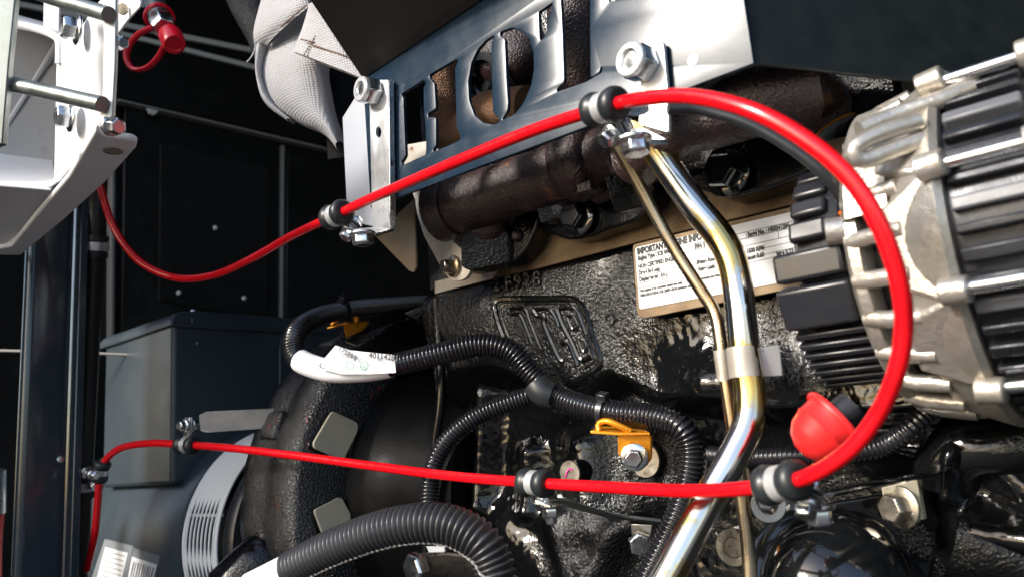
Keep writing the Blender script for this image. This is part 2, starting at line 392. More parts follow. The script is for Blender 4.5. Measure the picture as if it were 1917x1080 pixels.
# gasket plate
gp = [(813,551),(813,527),(870,512),(925,498),(968,488),(984,470),(996,440),(1020,414),(1052,396),(1120,380),(1175,372),(1192,392),(1206,372),(1230,352),(1300,330),(1420,300),(1520,270),(1760,215),(1760,318),(1504,379),(1200,452),(1010,502),(930,520)]
mb = MB().prism([E(x, y, .004) for x, y in gp], V((0,.0035,0))); build(mb, 'gasket_plate', M['gasket'], eng, bevel=.0005)
mb = MB().prism([E(x, y, .0065) for x, y in [(814,550),(814,527),(850,518),(930,505),(925,520)]], V((0,.002,0))); build(mb, 'head_deck', M['rustplate'], eng, bevel=.0004)
mb = MB()                                              # threaded hole in the gasket plate
c = E(1021,452,.0045); mb.lathe(c, -EY, [(0,.0058),(.0012,.0056),(.0012,.0042),(-.006,.0040),(-.006,0)], 20)
for k in range(4): mb.lathe(c+EY*(.0003+.0012*k), -EY, [(0,.0042),(.0004,.0036),(.0008,.0042)], 20)
build(mb, 'threaded_hole', M['steel'], eng)
# cast characters and badge
def eto(o, s=1):
    return o
mb = MB()
def on_block(px, py, off=0):
    p = E(px, py); return p-EY*(relief(px, py, p)+off)
def emboss(mb, pts, r, closed=False, off=-.0006):
    q = [on_block(x, y, off) for x, y in pts]
    if closed: q.append(q[0].copy())
    mb.tube(spline(q, .0018), r, 8, ref=EY)
for ch, x, y in (('2',948,545),('F',969,543),('9',985,540),('2',1001,537),('8',1018,534)):
    vf = text2d(ch, .0165, .0012, bold=.0004); o = on_block(x-8, y+3)
    place2d(mb, vf, o, EX, EZ, -EY)
build(mb, 'cast_number', M['block'], eng, smooth=0, bevel=.0004)
mb = MB()
emboss(mb, [(966,640),(957,612),(948,583),(947,569),(958,562),(990,561),(1030,561),(1070,560),(1090,566),(1102,582),(1116,630),(1127,668),(1128,682),(1117,692),(1090,708),(1062,724)], .0030)
emboss(mb, [(974,640),(965,612),(957,585),(958,575),(968,571),(1000,570),(1068,569),(1084,574),(1094,588),(1107,632),(1117,668),(1116,678),(1100,688)], .0015)
build(mb, 'badge_frame', M['emblem'], eng)
mb = MB()
emboss(mb, [(970,581),(990,579),(1000,583),(1006,600),(1018,640),(1028,672),(1040,700)], .0020)   # J
emboss(mb, [(970,581),(975,590),(988,590),(995,600),(1008,645)], .0020)
emboss(mb, [(1012,582),(1030,579),(1044,584),(1052,598),(1056,612)], .0020)                       # C
emboss(mb, [(1012,582),(1020,592),(1032,592),(1030,604),(1040,635),(1053,670),(1060,676)], .0027)
emboss(mb, [(1060,642),(1072,642),(1082,668),(1086,684)], .0027)
emboss(mb, [(1054,580),(1080,577),(1090,584),(1098,606),(1104,626)], .0020)                       # B
emboss(mb, [(1054,580),(1064,608),(1078,640),(1092,672),(1112,668)], .0027)
emboss(mb, [(1072,594),(1084,594),(1090,612),(1080,616),(1072,594)], .0019)
emboss(mb, [(1090,636),(1100,638),(1104,654),(1096,656),(1090,636)], .0019)
build(mb, 'badge_letters', M['emblem'], eng)
mb = MB().lathe(on_block(1148,597), -EY, [(-.003,.006),(.0015,.005),(.0015,.003),(-.002,.003)], 16); build(mb, 'dimple', M['block'], eng)
# machined bosses
def boss(px, py, r, h, name='machined_boss', hole=0, off=0, label=None):
    c = on_block(px, py, off)
    mb = MB().lathe(c, -EY, [(-.03, r*1.15), (h-.0012, r*1.03)], 28); build(mb, 'boss', M['block'], eng)
    mb = MB()
    if hole:
        mb.lathe(c, -EY, [(h-.001, r),(h+.0006, r*.97),(h+.0006, hole*1.2),(h-.001,hole),(h-.012,hole*.95),(h-.012,0)], 28)
        for k in range(5): mb.lathe(c-EY*(h-.003-.0016*k), -EY, [(0,hole),(.0006,hole*.86),(.0012,hole)], 20)
    else: mb.lathe(c, -EY, [(h-.001, r), (h+.0004, r*.98), (h+.0004, 0)], 28)
    build(mb, name, M['steel'], eng, label=label); return c-EY*(h+.0004)
c = boss(1060,886,.0098,.012, label='round machined boss with a pink paint mark')
mb = MB().tube(spline([c+V((-.004,-.0004,-.003)), c+V((-.001,-.0004,.002)), c+V((.002,-.0004,.0035)), c+V((.0035,-.0004,.002))], .0008), .0007, 6)
build(mb, 'paint_mark', M['ink_pink'], eng)
boss(1197,862,.0125,.010)
boss(1352,1030,.0125,.020, hole=.0062, label='machined boss with a threaded hole')
boss(1335,895,.013,.006)

# flywheel housing
FC = V((0,.616,H0-.047))
fh = thing('flywheel_housing', 'black cast flywheel housing with a thick rough rim and red primer patches', 'housing', V((-.66,.616,H0-.3)))
def fl(mb, prof, n=120, ns=0.0, a0=0, a1=2*math.pi):
    k0 = len(mb.v); mb.lathe(FC, EX, prof, n, a0, a1)
    if ns:
        for i in range(k0, len(mb.v)):
            q = mb.v[i]; r = V((0,q.y-FC.y,q.z-FC.z)); mb.v[i] = q+r.normalized()*ns*(noise.noise(q*30)+.5*noise.noise(q*80))
fl(mb := MB(), [(-.645,.1),(-.645,.15),(-.63,.140),(-.60,.130),(-.55,.122),(-.53,.12),(-.53,.1)]); build(mb, 'bell', M['smooth_black'], fh)
mb = MB(); fl(mb, [(-.735,.17),(-.735,.203),(-.731,.2065),(-.722,.207),(-.706,.207),(-.698,.2045),(-.690,.2045),(-.683,.207),(-.668,.2075),(-.652,.2075),(-.647,.206),(-.6435,.201),(-.6435,.14)], 160, .0022)
for i in range(len(mb.v)):
    q_ = mb.v[i]; rr_ = V((0,q_.y-FC.y,q_.z-FC.z)).normalized(); mb.v[i] = q_+rr_*.0022*noise.noise(V((q_.x*22, q_.y*16, q_.z*16)))+EX*.0015*noise.noise(q_*26)
build(mb, 'rim', M['rim'], fh, smooth=50)
for ang in (-0.12, .42, 1.0):                # rough lugs on the rim
    a = math.pi-ang; d = V((0, math.cos(a), math.sin(a))); t = V((0, -math.sin(a), math.cos(a)))
    build(MB().box(FC+V((-.706,0,0))+d*.203, (.026,.010,.030), (EX, d, t)), 'lug', M['rim'], fh, bevel=.004, seg=3)
def padpoly(pts, xx): return [onX(x, y, xx) for x, y in pts]
for pts in ([(622,768),(671,791),(670,806),(643,862),(588,838),(587,828)], [(634,931),(641,932),(664,975),(668,1000),(606,1004),(589,958),(590,953)]):
    q = padpoly([(x, y) for x, y in roundpoly(pts, 8, 3)], -.640)
    build(MB().prism(q, V((-.012,0,0))), 'machined_pad', M['pad'], fh, bevel=.0006)
    q2 = padpoly([(x-9, y+2) for x, y in pts], -.642); build(MB().prism(q2, V((-.02,0,0))), 'pad_boss', M['cast'], fh, bevel=.001)
# sloped rib on top of the bell
build(MB().prism([P(640,640,.80),P(700,592,.80),P(815,572,.84),P(815,590,.84),P(740,605,.8),P(668,650,.79)], V((0,.05,-.03))), 'rib', M['cast'], fh, bevel=.002)
build(MB().prism([P(755,586,.79),P(788,572,.79),P(806,574,.79),P(780,598,.79)], V((0,.01,-.006))), 'rib_cap', M['gloss'], fh, bevel=.001)
build(MB().tube(spline([P(600,965,.84),P(545,1005,.79),P(490,1052,.75),P(430,1110,.74)], .01), .027, 18), 'mount_arm', M['block'], fh)

# generator behind the housing
GC = V((0,.5376,H0-.081))
gen = thing('generator', 'dark blue-grey generator barrel with a slotted silver vent band under the terminal box', 'generator', V((-1.0,.54,H0-.3)))
def gl(prof, n=120, a0=0, a1=2*math.pi): return MB().lathe(GC, EX, prof, n, a0, a1, ref=-EY)
build(gl([(-1.25,.05),(-1.25,.118),(-1.24,.124),(-.875,.124),(-.868,.122),(-.868,.05)]), 'barrel', M['satin'], gen)
build(gl([(-.786,.08),(-.786,.117),(-.780,.121),(-.772,.1215),(-.766,.118),(-.763,.105),(-.76,.08)]), 'end_ring', M['plastic'], gen)
BX0, BX1, BR = -.862, -.788, .1235
AS, ROW = -R(24), R(29)          # angle from the viewer's side, negative is up
def arcband(xa, xb, a0, a1, r=BR, n=40, th=.0012):
    return gl([(xa, r-th),(xa, r),(xb, r),(xb, r-th)], n, a0, a1)
build(arcband(BX0, BX1, -R(200), AS), 'vent_band', M['fan'], gen)
for xa, xb in ((BX0, BX0+.006), (BX1-.006, BX1)):
    build(arcband(xa, xb, AS, R(80)), 'vent_edge', M['fan'], gen)
for row in range(3):
    for k in range(8):
        xc = BX0+.0085+k*.0082; vs = []; fs = []; n = 14
        for q in range(n+1):
            t = q/n; e = abs(2*t-1); wd = .0013+.0026*max(0, (e-.55)/.45)**1.2
            a = AS+ROW*row+ROW*t
            for dx, rr in ((-wd,BR-.001),(-wd,BR),(wd,BR),(wd,BR-.001)):
                vs.append(GC+V((xc+dx, -rr*math.cos(a), -rr*math.sin(a))))
        for q in range(n):
            for c_ in range(3): fs.append((q*4+c_, q*4+c_+1, q*4+c_+5, q*4+c_+4))
        build(MB().add(vs, fs), 'louvre_bar', M['fan'], gen)
build(arcband(BX0+.004, BX1-.004, AS+R(7), AS+R(8.5), BR-.004, 4), 'inner_bar', M['fan'], gen)
build(gl([(-.866,.03),(-.866,.090),(-.789,.090),(-.789,.03)]), 'fan_core', M['foam'], gen)
build(gl([(-.775,.03),(-.775,.06),(-.74,.06),(-.74,.03)]), 'hub', M['plastic'], gen)
for k in range(16):
    a = math.pi*2*k/16; d = V((0, math.cos(a), math.sin(a))); t = V((0, -math.sin(a), math.cos(a)))
    build(MB().box(GC+V((-.768,0,0))+d*.085, (.012,.05,.006), (EX, d, t)), 'spoke', M['plastic'], gen, bevel=.001)
# labels on the barrel
def barrel_pt(px, py, rr):
    r = ray(px, py); o = CAM-GC; a = r.y*r.y+r.z*r.z; b = 2*(o.y*r.y+o.z*r.z); c = o.y*o.y+o.z*o.z-rr*rr
    d = (-b-math.sqrt(max(0, b*b-4*a*c)))/(2*a); return CAM+r*d
def sticker(pts, rr, m, name, par):
    mb = MB(); n = 6; vs = []
    for j in range(n+1):
        for i in range(n+1):
            u, v = i/n, j/n
            x = (pts[0][0]*(1-u)+pts[1][0]*u)*(1-v)+(pts[3][0]*(1-u)+pts[2][0]*u)*v
            y = (pts[0][1]*(1-u)+pts[1][1]*u)*(1-v)+(pts[3][1]*(1-u)+pts[2][1]*u)*v
            vs.append(barrel_pt(x, y, rr))
    mb.add(vs, [(j*(n+1)+i, j*(n+1)+i+1, (j+1)*(n+1)+i+1, (j+1)*(n+1)+i) for j in range(n) for i in range(n)])
    return build(mb, name, m, par)
s1 = sticker([(196,1008),(250,1021),(228,1110),(165,1100)], .1244, M['film'], 'label_film', gen)
s2 = sticker([(197,1023),(239,1034),(222,1110),(176,1100)], .1247, M['label'], 'label_sheet', gen)
s3 = sticker([(250,1025),(300,1040),(282,1110),(232,1100)], .1244, M['film'], 'label_film', gen)
s4 = sticker([(247,1041),(294,1056),(280,1110),(236,1100)], .1247, M['label'], 'label_sheet', gen)
for k in range(9):
    x = 247+k*4.6; sticker([(x+2.5,1050+k*1.4),(x+2.5+(1.2 if k % 2 else 2.2),1050.6+k*1.4),(x-6,1100),(x-8,1100)], .1250, M['ink_grey'], 'barcode_line', s4)
for k in range(6):
    sticker([(200-k*2,1030+k*9),(234-k*2,1040+k*9),(234-k*2,1041.5+k*9),(200-k*2,1031.5+k*9)], .1250, M['ink_grey'], 'print_line', s2)
# terminal box
tb = thing('terminal_box', 'dark blue-grey sheet steel terminal box with folded lid on the generator', 'box', V((-1.0,.5,H0-.014)))
XB, YB = -.90, .42
zb = H0-.014; zt = onX(322, 592, XB).z
pl = roundpoly([(-1.092,YB),(XB,YB),(XB,YB+.42),(-1.092,YB+.42)], .006, 4)
build(MB().prism([V((x,y,zb)) for x, y in pl], V((0,0,zt-zb))), 'case', M['satin'], tb, bevel=.004, seg=3)
zl = onY(197, 645, YB).z
lid = MB()
a0, a1 = V((XB+.004,YB-.006,zt-.006)), V((-1.096,YB-.006,zt-.006))
sec = [(-.004,-.012),(-.004,-.004),(.0,.002),(.008,.006),(.03,.008),(.43,.008),(.43,-.012)]
lid.prism([V((XB+.005,YB+y,zt+z)) for y, z in sec], V((-.205,0,0)))
build(lid, 'lid', M['satin'], tb, bevel=.002, seg=3)
build(MB().box(V((XB+.004,YB+.22,zt-.004)), (.004,.40,.008)), 'lid_return', M['satin'], tb, bevel=.001)
build(MB().blob(V((XB-.003,YB+.028,zt+.008)), .006, 12, (1,1,.6)), 'lid_screw', M['zinc'], tb)
build(MB().lathe(V((XB+.0005,YB+.03,zt-.03)), EX, [(0,.0025),(.0015,.002),(.002,0)], 10), 'screw', M['zinc'], tb)
mb = MB().prism([onX(x, y, XB+.003) for x, y in roundpoly([(524,640),(534,612),(760,620),(760,760),(524,765)], 10, 4)], V((-.0026,0,0)))
build(mb, 'cover_plate', M['satin'], tb, bevel=.0008)
build(MB().lathe(onX(553,709,XB+.003), EX, [(0,.006),(.003,.005),(.004,0)], 12), 'screw', M['zinc'], tb)
# stainless arm with bolt carrying the far cable clip
arm = thing('support_arm', 'flat stainless support arm with a bolt above the lower red tube', 'bracket', P(440,790,.77))
q = [P(372,776,.765),P(385,770,.765),P(520,764,.80),P(520,800,.80),P(385,809,.765),P(374,806,.765)]
build(MB().prism(q, V((.002,.003,0))), 'arm', M['arm'], arm, bevel=.0006)
ax = (ROT @ V((-.35,.05,1))).normalized()

# ================================================================== exhaust side
man = thing('exhaust_manifold', 'heat-browned cast iron exhaust manifold under the stencilled heat shield', 'manifold', E(1000,400,.05))
def lumpy(pts, r, name, amp=.0012, n=30):
    mb = MB(); mb.tube(spline([P(*p) for p in pts], .005), r, n)
    for i in range(len(mb.v)):
        q_ = mb.v[i].copy(); mb.v[i] += V((1,-.6,.8))*(amp*noise.noise(q_*38)+amp*.5*noise.noise(q_*95))
    return build(mb, name, M['manifold'], man, smooth=60)
lumpy([(838,388,.66),(900,372,.64),(980,345,.61),(1070,312,.585)], lambda t, i: .0235-.002*t, 'log')
lumpy([(1055,318,.588),(1075,310,.582),(1105,298,.572),(1118,294,.568)], lambda t, i: .027 if .1 < t < .9 else .022, 'collar', .0015)
lumpy([(1100,300,.575),(1170,278,.55),(1240,262,.535),(1300,250,.525)], lambda t, i: .019, 'log')
lumpy([(1190,300,.515),(1240,262,.49),(1320,225,.475),(1420,188,.465),(1520,160,.46)], lambda t, i: .0185*(1-.15*math.sin(t*6)), 'upper_runner', .0016)
lumpy([(1290,160,.52),(1380,152,.50),(1480,158,.50),(1540,185,.51)], lambda t, i: .015+.004*math.sin(t*9), 'upper_runner', .0016)
lumpy([(1480,240,.52),(1560,215,.52),(1660,205,.53)], .020, 'upper_runner', .002)
build(MB().prism([P(x, y, .60) for x, y in roundpoly([(1000,372),(1060,345),(1115,352),(1120,385),(1065,405),(1010,420)], 8, 3)], V((.004,.02,0))), 'port_block', M['cast'], man, bevel=.002)
build(MB().prism([P(x, y, .545) for x, y in roundpoly([(1130,330),(1195,318),(1225,345),(1215,385),(1150,398)], 8, 3)], V((.004,.02,0))), 'port_block', M['cast'], man, bevel=.002)
build(MB().prism([P(x, y, .645) for x, y in roundpoly([(862,440),(905,425),(950,430),(955,490),(880,508),(862,500)], 8, 3)], V((.004,.02,0))), 'port_block', M['cast'], man, bevel=.002)
mb = MB().lathe(P(846,388,.655), (P(838,388,.66)-P(900,372,.64)).normalized(), [(-.004,.024),(.004,.027),(.012,.027),(.016,.022),(.016,.01)], 28); build(mb, 'end_flange', M['manifold'], man)
mb = MB()
for (x, y, d, r) in ((895,420,.665,.024),(1050,360,.615,.020),(1190,325,.565,.020)):
    build(MB().blob(P(x, y, d), r, 24, (1.2,.8,1), .2, 30), 'runner', M['manifold'], man, smooth=60)
for pts, d in (([(905,352),(948,338),(956,362),(912,378)], .612), ([(1005,318),(1040,306),(1046,330),(1010,342)], .578), ([(1330,205),(1375,190),(1384,222),(1338,238)], .452)):
    build(MB().prism([P(x, y, d) for x, y in roundpoly(pts, 7, 3)], V((.004,.02,-.006))), 'cast_pad', M['manifold'], man, bevel=.0015)
for pts, d in (([(868,368),(920,352),(930,392),(878,410)], .640), ([(1040,296),(1100,278),(1112,330),(1052,350)], .566), ([(1130,286),(1190,268),(1200,310),(1142,326)], .537)):
    build(MB().prism([P(x, y, d) for x, y in roundpoly(pts, 9, 3)], V((.006,.03,-.010))), 'port_body', M['manifold'], man, bevel=.003, seg=3)
for (x, y, d) in ((905,388,.632),(1076,316,.558)):
    build(MB().hexa(P(x, y, d), cr(-.3,.1,1).normalized(), .006, .005), 'plug', M['manifold'], man, bevel=.0004)
# port flanges bolted to the head
def flange(pts, yoff, th):
    q = [onY(x, y, YE-yoff) for x, y in roundpoly(pts, 14, 4)]
    mb = MB().prism(q, V((0,th,0))); build(mb, 'port_flange', M['cast'], man, bevel=.002, seg=3)
flange([(845,500),(852,440),(900,400),(1010,385),(1005,425),(985,468),(960,492),(905,500),(870,512)], .026, .020)
flange([(1010,428),(1040,380),(1110,350),(1200,345),(1215,385),(1190,412),(1170,420),(1130,432),(1095,446),(1060,450)], .026, .020)
flange([(1300,350),(1330,280),(1430,250),(1500,270),(1520,320),(1440,352),(1360,372)], .030, .024)
def bolt(par, c, ax, r=.0085, h=.007, m=None, fl_=1.35, rot=.3, name='bolt'):
    mb = MB()
    if fl_: mb.lathe(c, ax, [(0,r*fl_),(.0016,r*fl_),(.0028,r*1.08),(.0028,0)], 26)
    mb.hexa(c+ax*.0024, ax, r, h, rot); return build(mb, name, m or M['zinc'], par, bevel=.0004)
bolt(man, onY(1083,408,YE-.030), (-EY+EX*.05).normalized(), .0105, .011, M['gloss'])
bolt(man, onY(878,478,YE-.028), -EY, .0105, .011, M['gloss'])
bolt(man, onY(1362,326,YE-.036), -EY, .0115, .012, M['gloss'])
for x, y in ((968,442),(1178,375)): build(MB().blob(onY(x, y, YE-.028), .005, 12), 'stud_end', M['manifold'], man)
build(MB().box(P(1098,352,.555), (.012,.008,.007)), 'cast_tab', M['manifold'], man, bevel=.001)
# things seen through the letters
tur = thing('turbo_housing', 'shiny brown lagged turbo housing seen through the stencilled letters', 'turbocharger', P(950,150,.66))
mb = MB().blob(P(965,110,.66), .034, 28, (1,1,1), .12, 40); build(mb, 'volute', M['manifold'], tur, smooth=60)
mb = MB().lathe(P(900,150,.64), (ROT @ V((-.6,.1,.8))).normalized(), [(-.02,.024),(.0,.024),(.004,.021),(.004,.015),(-.01,.013)], 28); build(mb, 'outlet_ring', M['gloss'], tur)
mb = MB().tube(spline([P(830,120,.66),P(838,190,.665),P(850,260,.665),P(905,215,.64),P(940,205,.62),P(990,200,.6)], .006), .016, 18); build(mb, 'lagging', M['mesh_brown'], tur)
mb = MB().tube(spline([P(1080,-40,.58),P(1078,60,.58),P(1085,140,.585),P(1120,210,.6)], .006), .021, 22); build(mb, 'down_pipe', M['manifold'], tur)
# rusted lifting plate and tan shield tip
lp = thing('lifting_plate', 'rust-spotted pale steel plate with a hole, bolted beside the manifold', 'bracket', P(830,420,.7))
YL = YE-.04
outer = [(742,277),(850,258),(850,345),(838,400),(862,440),(880,480),(884,508),(872,524),(850,525),(836,514),(796,440),(784,400),(780,372)]
def local(pts, y): return [(onY(a, b, y).x, onY(a, b, y).z) for a, b in pts]
hole = [(808+7*math.cos(a), 386+11*math.sin(a)) for a in [i*math.pi/8 for i in range(16)]]
vf = fill2d(local(roundpoly(outer, 10), YL), [local(hole, YL)], .004, .0004)
build(place2d(MB(), vf, V((0,YL,0)), EX, EZ, -EY), 'plate', M['rustplate'], lp)
bolt(lp, onY(850,499,YL-.002), (-EY-EX*.25).normalized(), .0062, .009, M['brass'], 1.5)
build(MB().tube([onY(812,430,YL-.0035), onY(808,440,YL-.0035)], .0015, 8), 'weld_spot', M['rustplate'], lp)

ST = YE-.115                                            # heat shield plane (Y)
hs = thing('heat_shield', 'dark satin sheet steel heat shield with HOT cut through it', 'heat shield', onY(1000,200,ST))
def S(x, y, off=0): return onY(x, y, ST-off)
outer = [(683,152),(800,74),(925,-8),(1010,-66),(1100,-125),(1372,-125),(1391,-20),(1412,120),(1250,181),(1120,231),(900,312),(740,372),(697,388)]
Hl = [(752,178),(797,149),(801,158),(796,166),(797,205),(800,240),(801,280),(800,292),(757,311),(752,306),(758,298),(761,292),(757,200),(757,184)]
Hr = [(806,142),(811,138),(858,111),(861,117),(855,128),(857,200),(858,238),(864,252),(866,262),(858,268),(814,287),(812,282),(818,274),(818,222),(803,222),(803,213),(818,205),(815,158),(806,148)]
Ol = [(928,67),(927,74),(923,84),(924,140),(926,210),(932,218),(937,221),(938,232),(925,236),(906,232),(890,218),(880,190),(878,155),(884,120),(896,94),(912,76)]
Or = [(938,61),(960,53),(980,58),(995,74),(1002,100),(1003,130),(998,160),(985,192),(968,215),(943,228),(943,222),(952,208),(953,195),(950,150),(947,75),(938,70)]
Tl = [(1010,24),(1038,5),(1036,20),(1030,40),(1027,60),(1020,75),(1015,79),(1012,74)]
Ts = [(1050,-30),(1108,-60),(1108,60),(1109,146),(1124,137),(1126,128),(1128,125),(1131,129),(1130,138),(1100,156),(1045,175),(1044,170),(1047,164),(1057,156),(1058,150),(1055,60)]
Tr = [(1138,-80),(1160,-90),(1158,0),(1150,7),(1142,6),(1138,-10)]
vf = fill2d(local(outer, ST), [local(roundpoly(h, 3, 2), ST) for h in (Hl, Hr, Ol, Or, Tl, Ts, Tr)], .003, .0005)
build(place2d(MB(), vf, V((0,ST,0)), EX, EZ, -EY), 'front_panel', M['shield'], hs)
th = S(683,152)
A = S(683,152); B = S(1100,-125)
C2 = P(580,0,A_d := .60); C3 = P(470,-160,.56); C4 = P(900,-260,.47)
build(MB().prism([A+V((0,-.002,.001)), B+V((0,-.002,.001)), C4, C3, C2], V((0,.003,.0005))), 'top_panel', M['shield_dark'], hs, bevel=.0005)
# folded left flange
build(MB().prism([S(683,153,-.001), S(697,424,-.001), S(697,424)+V((-.048,.012,.018)), S(683,153)+V((-.048,.012,-.012))], V((.001,.0025,0))), 'left_flange', M['flange_grey'], hs, bevel=.0005)
Dv = V((.514,.859,0)).normalized()
bt, bb = S(1391,-20), S(1412,120); tt = S(1372,-125)
build(MB().prism([bb, tt, tt+Dv*.34+V((0,0,.02)), bb+Dv*.34+V((0,0,-.010))], V((.001,-.0025,0)).normalized()*-.003), 'end_panel', M['shield_end'], hs, bevel=.001)
build(MB().lathe(S(1297,113,.0018), -EY, [(0,.0035),(.0003,.003),(.0003,0)], 14), 'paint_chip', M['label'], hs)
# tan tip of the inner shield
tip = tag(build(MB().prism([P(700,440,.66),P(775,372,.66),P(779,500,.66),P(774,511,.66),P(765,507,.66)], V((0,.002,.0005))), 'inner_shield', M['tan'], bevel=.0005), 'tan triangular tip of sheet steel hanging below the left zinc bracket', 'shield')

# zinc strips that carry the cable clips
def stud_nut(par, c, ax, r=.0115, h=.010):
    par = build(MB().hexa(c, ax, r, h, .2), 'nut', M['zinc'], par, bevel=.0006)
    build(MB().lathe(c, ax, [(h*.9,r*.90),(h*1.12,r*.90),(h*1.2,r*.82),(h*1.2,r*.56),(h*.8,r*.52)], 28, cap=False), 'nut_collar', M['zincw'], par)
    build(MB().lathe(c, ax, [(0,r*.50),(h*1.0,r*.50),(h*1.08,r*.42),(h*1.08,0)], 20), 'stud', M['zinc'], par)
zb1 = thing('clip_bracket', 'bright zinc angle strip with a slot bolted to the left end of the heat shield', 'bracket', S(715,300,.004), 'zinc clip brackets')
vf = fill2d(local([(694,152),(734,152),(738,436),(700,424)], ST-.004), [local([(711+6*math.cos(a), 249+11*math.sin(a)) for a in [i*math.pi/8 for i in range(16)]], ST-.004)], .003, .0004)
build(place2d(MB(), vf, V((0,ST-.004,0)), EX, EZ, -EY), 'strip', M['zincw'], zb1)
q = [S(735,153,.004), S(738,153,.004), S(740,430,.004), S(738,436,.004)]
build(MB().prism(q, V((0,-.005,0))), 'folded_edge', M['zinc'], zb1, bevel=.0005)
foot = [S(738,428,.006), S(700,425,.006), P(648,430,.575), P(690,440,.57)]
build(MB().prism(foot, V((0,0,-.003))), 'foot', M['zinc'], zb1, bevel=.0006)
stud_nut(zb1, S(703,174,.006), (-EY-EX*.12-EZ*.02).normalized(), .0112, .012)
bolt(zb1, P(679,436,.573), -EZ, .0078, .007, M['zinc'], 1.2)
zb2 = thing('clip_bracket', 'bright zinc strip with a large nut near the bend of the heat shield', 'bracket', S(1220,160,.004), 'zinc clip brackets')
q = [S(x, y, .004) for x, y in roundpoly([(1207,82),(1247,80),(1255,165),(1258,252),(1200,236),(1205,180)], 8, 3)]
build(MB().prism(q, V((0,-.003,0))), 'strip', M['zincw'], zb2, bevel=.0005)
q = [P(1140,243,.43), P(1165,262,.415), P(1250,262,.425), P(1205,240,.45)]
build(MB().prism(q, V((0,0,-.003))), 'foot', M['zinc'], zb2, bevel=.0006)
stud_nut(zb2, S(1207,122,.007), (-EY-EX*.12-EZ*.02).normalized(), .0112, .012)
bolt(zb2, P(1188,258,.415), -EZ, .0075, .007, M['zinc'], 1.2)
bolt(zb2, P(1195,210,.42), EZ, .005, .006, M['zinc'], 1.2)

# ================================================================== identification plate
pl_ = thing('information_plate', 'white printed engine information plate on a tarnished metal backing', 'plate', E(1300,500,.012))
PY = YE-.018
def Q(x, y, off=0): return onY(x, y, PY-off)
q = [Q(x, y) for x, y in roundpoly([(1184,458),(1500,383),(1640,350),(1640,470),(1480,541),(1205,596),(1193,590)], 6, 3)]
build(MB().prism(q, V((0,.003,0))), 'backing_plate', M['gasket'], pl_, bevel=.0004)
q = [Q(x, y, .0006) for x, y in roundpoly([(1189,464),(1500,393),(1640,361),(1640,446),(1470,527),(1197,579)], 5, 3)]
sheet = build(MB().prism(q, V((0,.0005,0))), 'label_sheet', M['label'], pl_, smooth=0)
# plate axes: text runs along the plate lines
o0 = Q(1192,484,.0008); u = (Q(1480,416,.0008)-o0); u.normalize(); vdir = (Q(1189,464)-Q(1197,579)).normalized(); vdir = (vdir-u*vdir.dot(u)).normalized(); nrm = -EY
txt = MB(); lines = MB()
def put(s, px, py, size, bold=0.0, sp=1.0):
    place2d(txt, text2d(s, size*1.15, 0, sp, bold*2.2), Q(px, py, .0009), u*.70, vdir, nrm)
put('IMPORTANT ENGINE INFO', 1193, 477, 0.00546, .0002, .98)
put('Engine Type : JCB 444', 1194, 488, 0.00364, .00012)
put('P/N: 5', 1302, 466, 0.00364, .00012)
put('Serial No. : H00341284', 1400, 444, 0.00364, .00014)
put('NON CERTIFIED ENGINE', 1195, 503, 0.00364, .0001)
put('Diesel fuel only', 1196, 515, 0.00350, .0001)
put('Displacement : 4.4 L', 1197, 527, 0.00350, .0001)
put('Prime Power', 1306, 495, 0.00364, .0001)
put('1500 RPM', 1398, 475, 0.00364, .0001)
put('Valve Lash', 1307, 508, 0.00364, .0001)
put('Exhaust 0.60', 1390, 489, 0.00364, .0001)
put('Inlet 0.23', 1454, 480, 0.00364, .0001)
put('SEC', 1489, 460, 0.00364, .0001)
put('This engine is for constant speed use only.   : This engine is exempt and therefore exempt', 1198, 547, 0.00252, .00005)
put('1068-2301/CHINA (GB 20891-2014) emission standards and', 1198, 556, 0.00252, .00005)
build(txt, 'lettering', M['ink'], sheet, smooth=0)
def rule(a, b, wd=.00035):
    p, q_ = Q(*a, .0008), Q(*b, .0008); d = (q_-p).normalized(); s = d.cross(nrm)*wd/2
    lines.add([p-s, q_-s, q_+s, p+s], [(0,1,2,3)])
for y in (481, 493, 507, 519, 531, 540): rule((1194, y), (1500, y-70))
rule((1300,456),(1302,470)); rule((1304,484),(1306,500)); rule((1396,434),(1398,446)); rule((1456,428),(1458,448)); rule((1479,424),(1481,458))
build(lines, 'ruled_lines', M['ink'], sheet, smooth=0)

# ================================================================== pipes
def tube_thing(name, pts, r, m, label, cat, n=18, step=.004, parent=None):
    o = build(MB().tube(spline([P(*p) for p in pts], step), r, n), name, m, parent, smooth=60)
    return tag(o, label, cat) if not parent else o
BIG = [(1180,205,.495),(1195,235,.49),(1240,300,.485),(1300,385,.475),(1345,440,.468),(1371,490,.462),(1384,560,.455),(1393,650,.45),(1404,740,.445),(1399,798,.44),(1370,860,.435),(1330,930,.43),(1265,1050,.42),(1230,1115,.415)]
tube_thing('coolant_pipe', BIG, .0087, M['pipe'], 'thick shiny passivated metal pipe bending down past the information plate', 'pipe', 28)
NAR = [(1125,215,.51),(1140,245,.5),(1190,335,.5),(1250,445,.495),(1310,540,.485),(1338,585,.48),(1349,640,.475),(1360,720,.47),(1375,820,.465),(1388,920,.46),(1400,1020,.455),(1405,1110,.45)]
tube_thing('drain_pipe', NAR, .0040, M['brass'], 'thin brownish metal pipe running left of the thick shiny pipe', 'pipe', 18)
bc = thing('pipe_clamp', 'flat bright band clamp round the two metal pipes with a flag end', 'clamp', P(1395,680,.45))
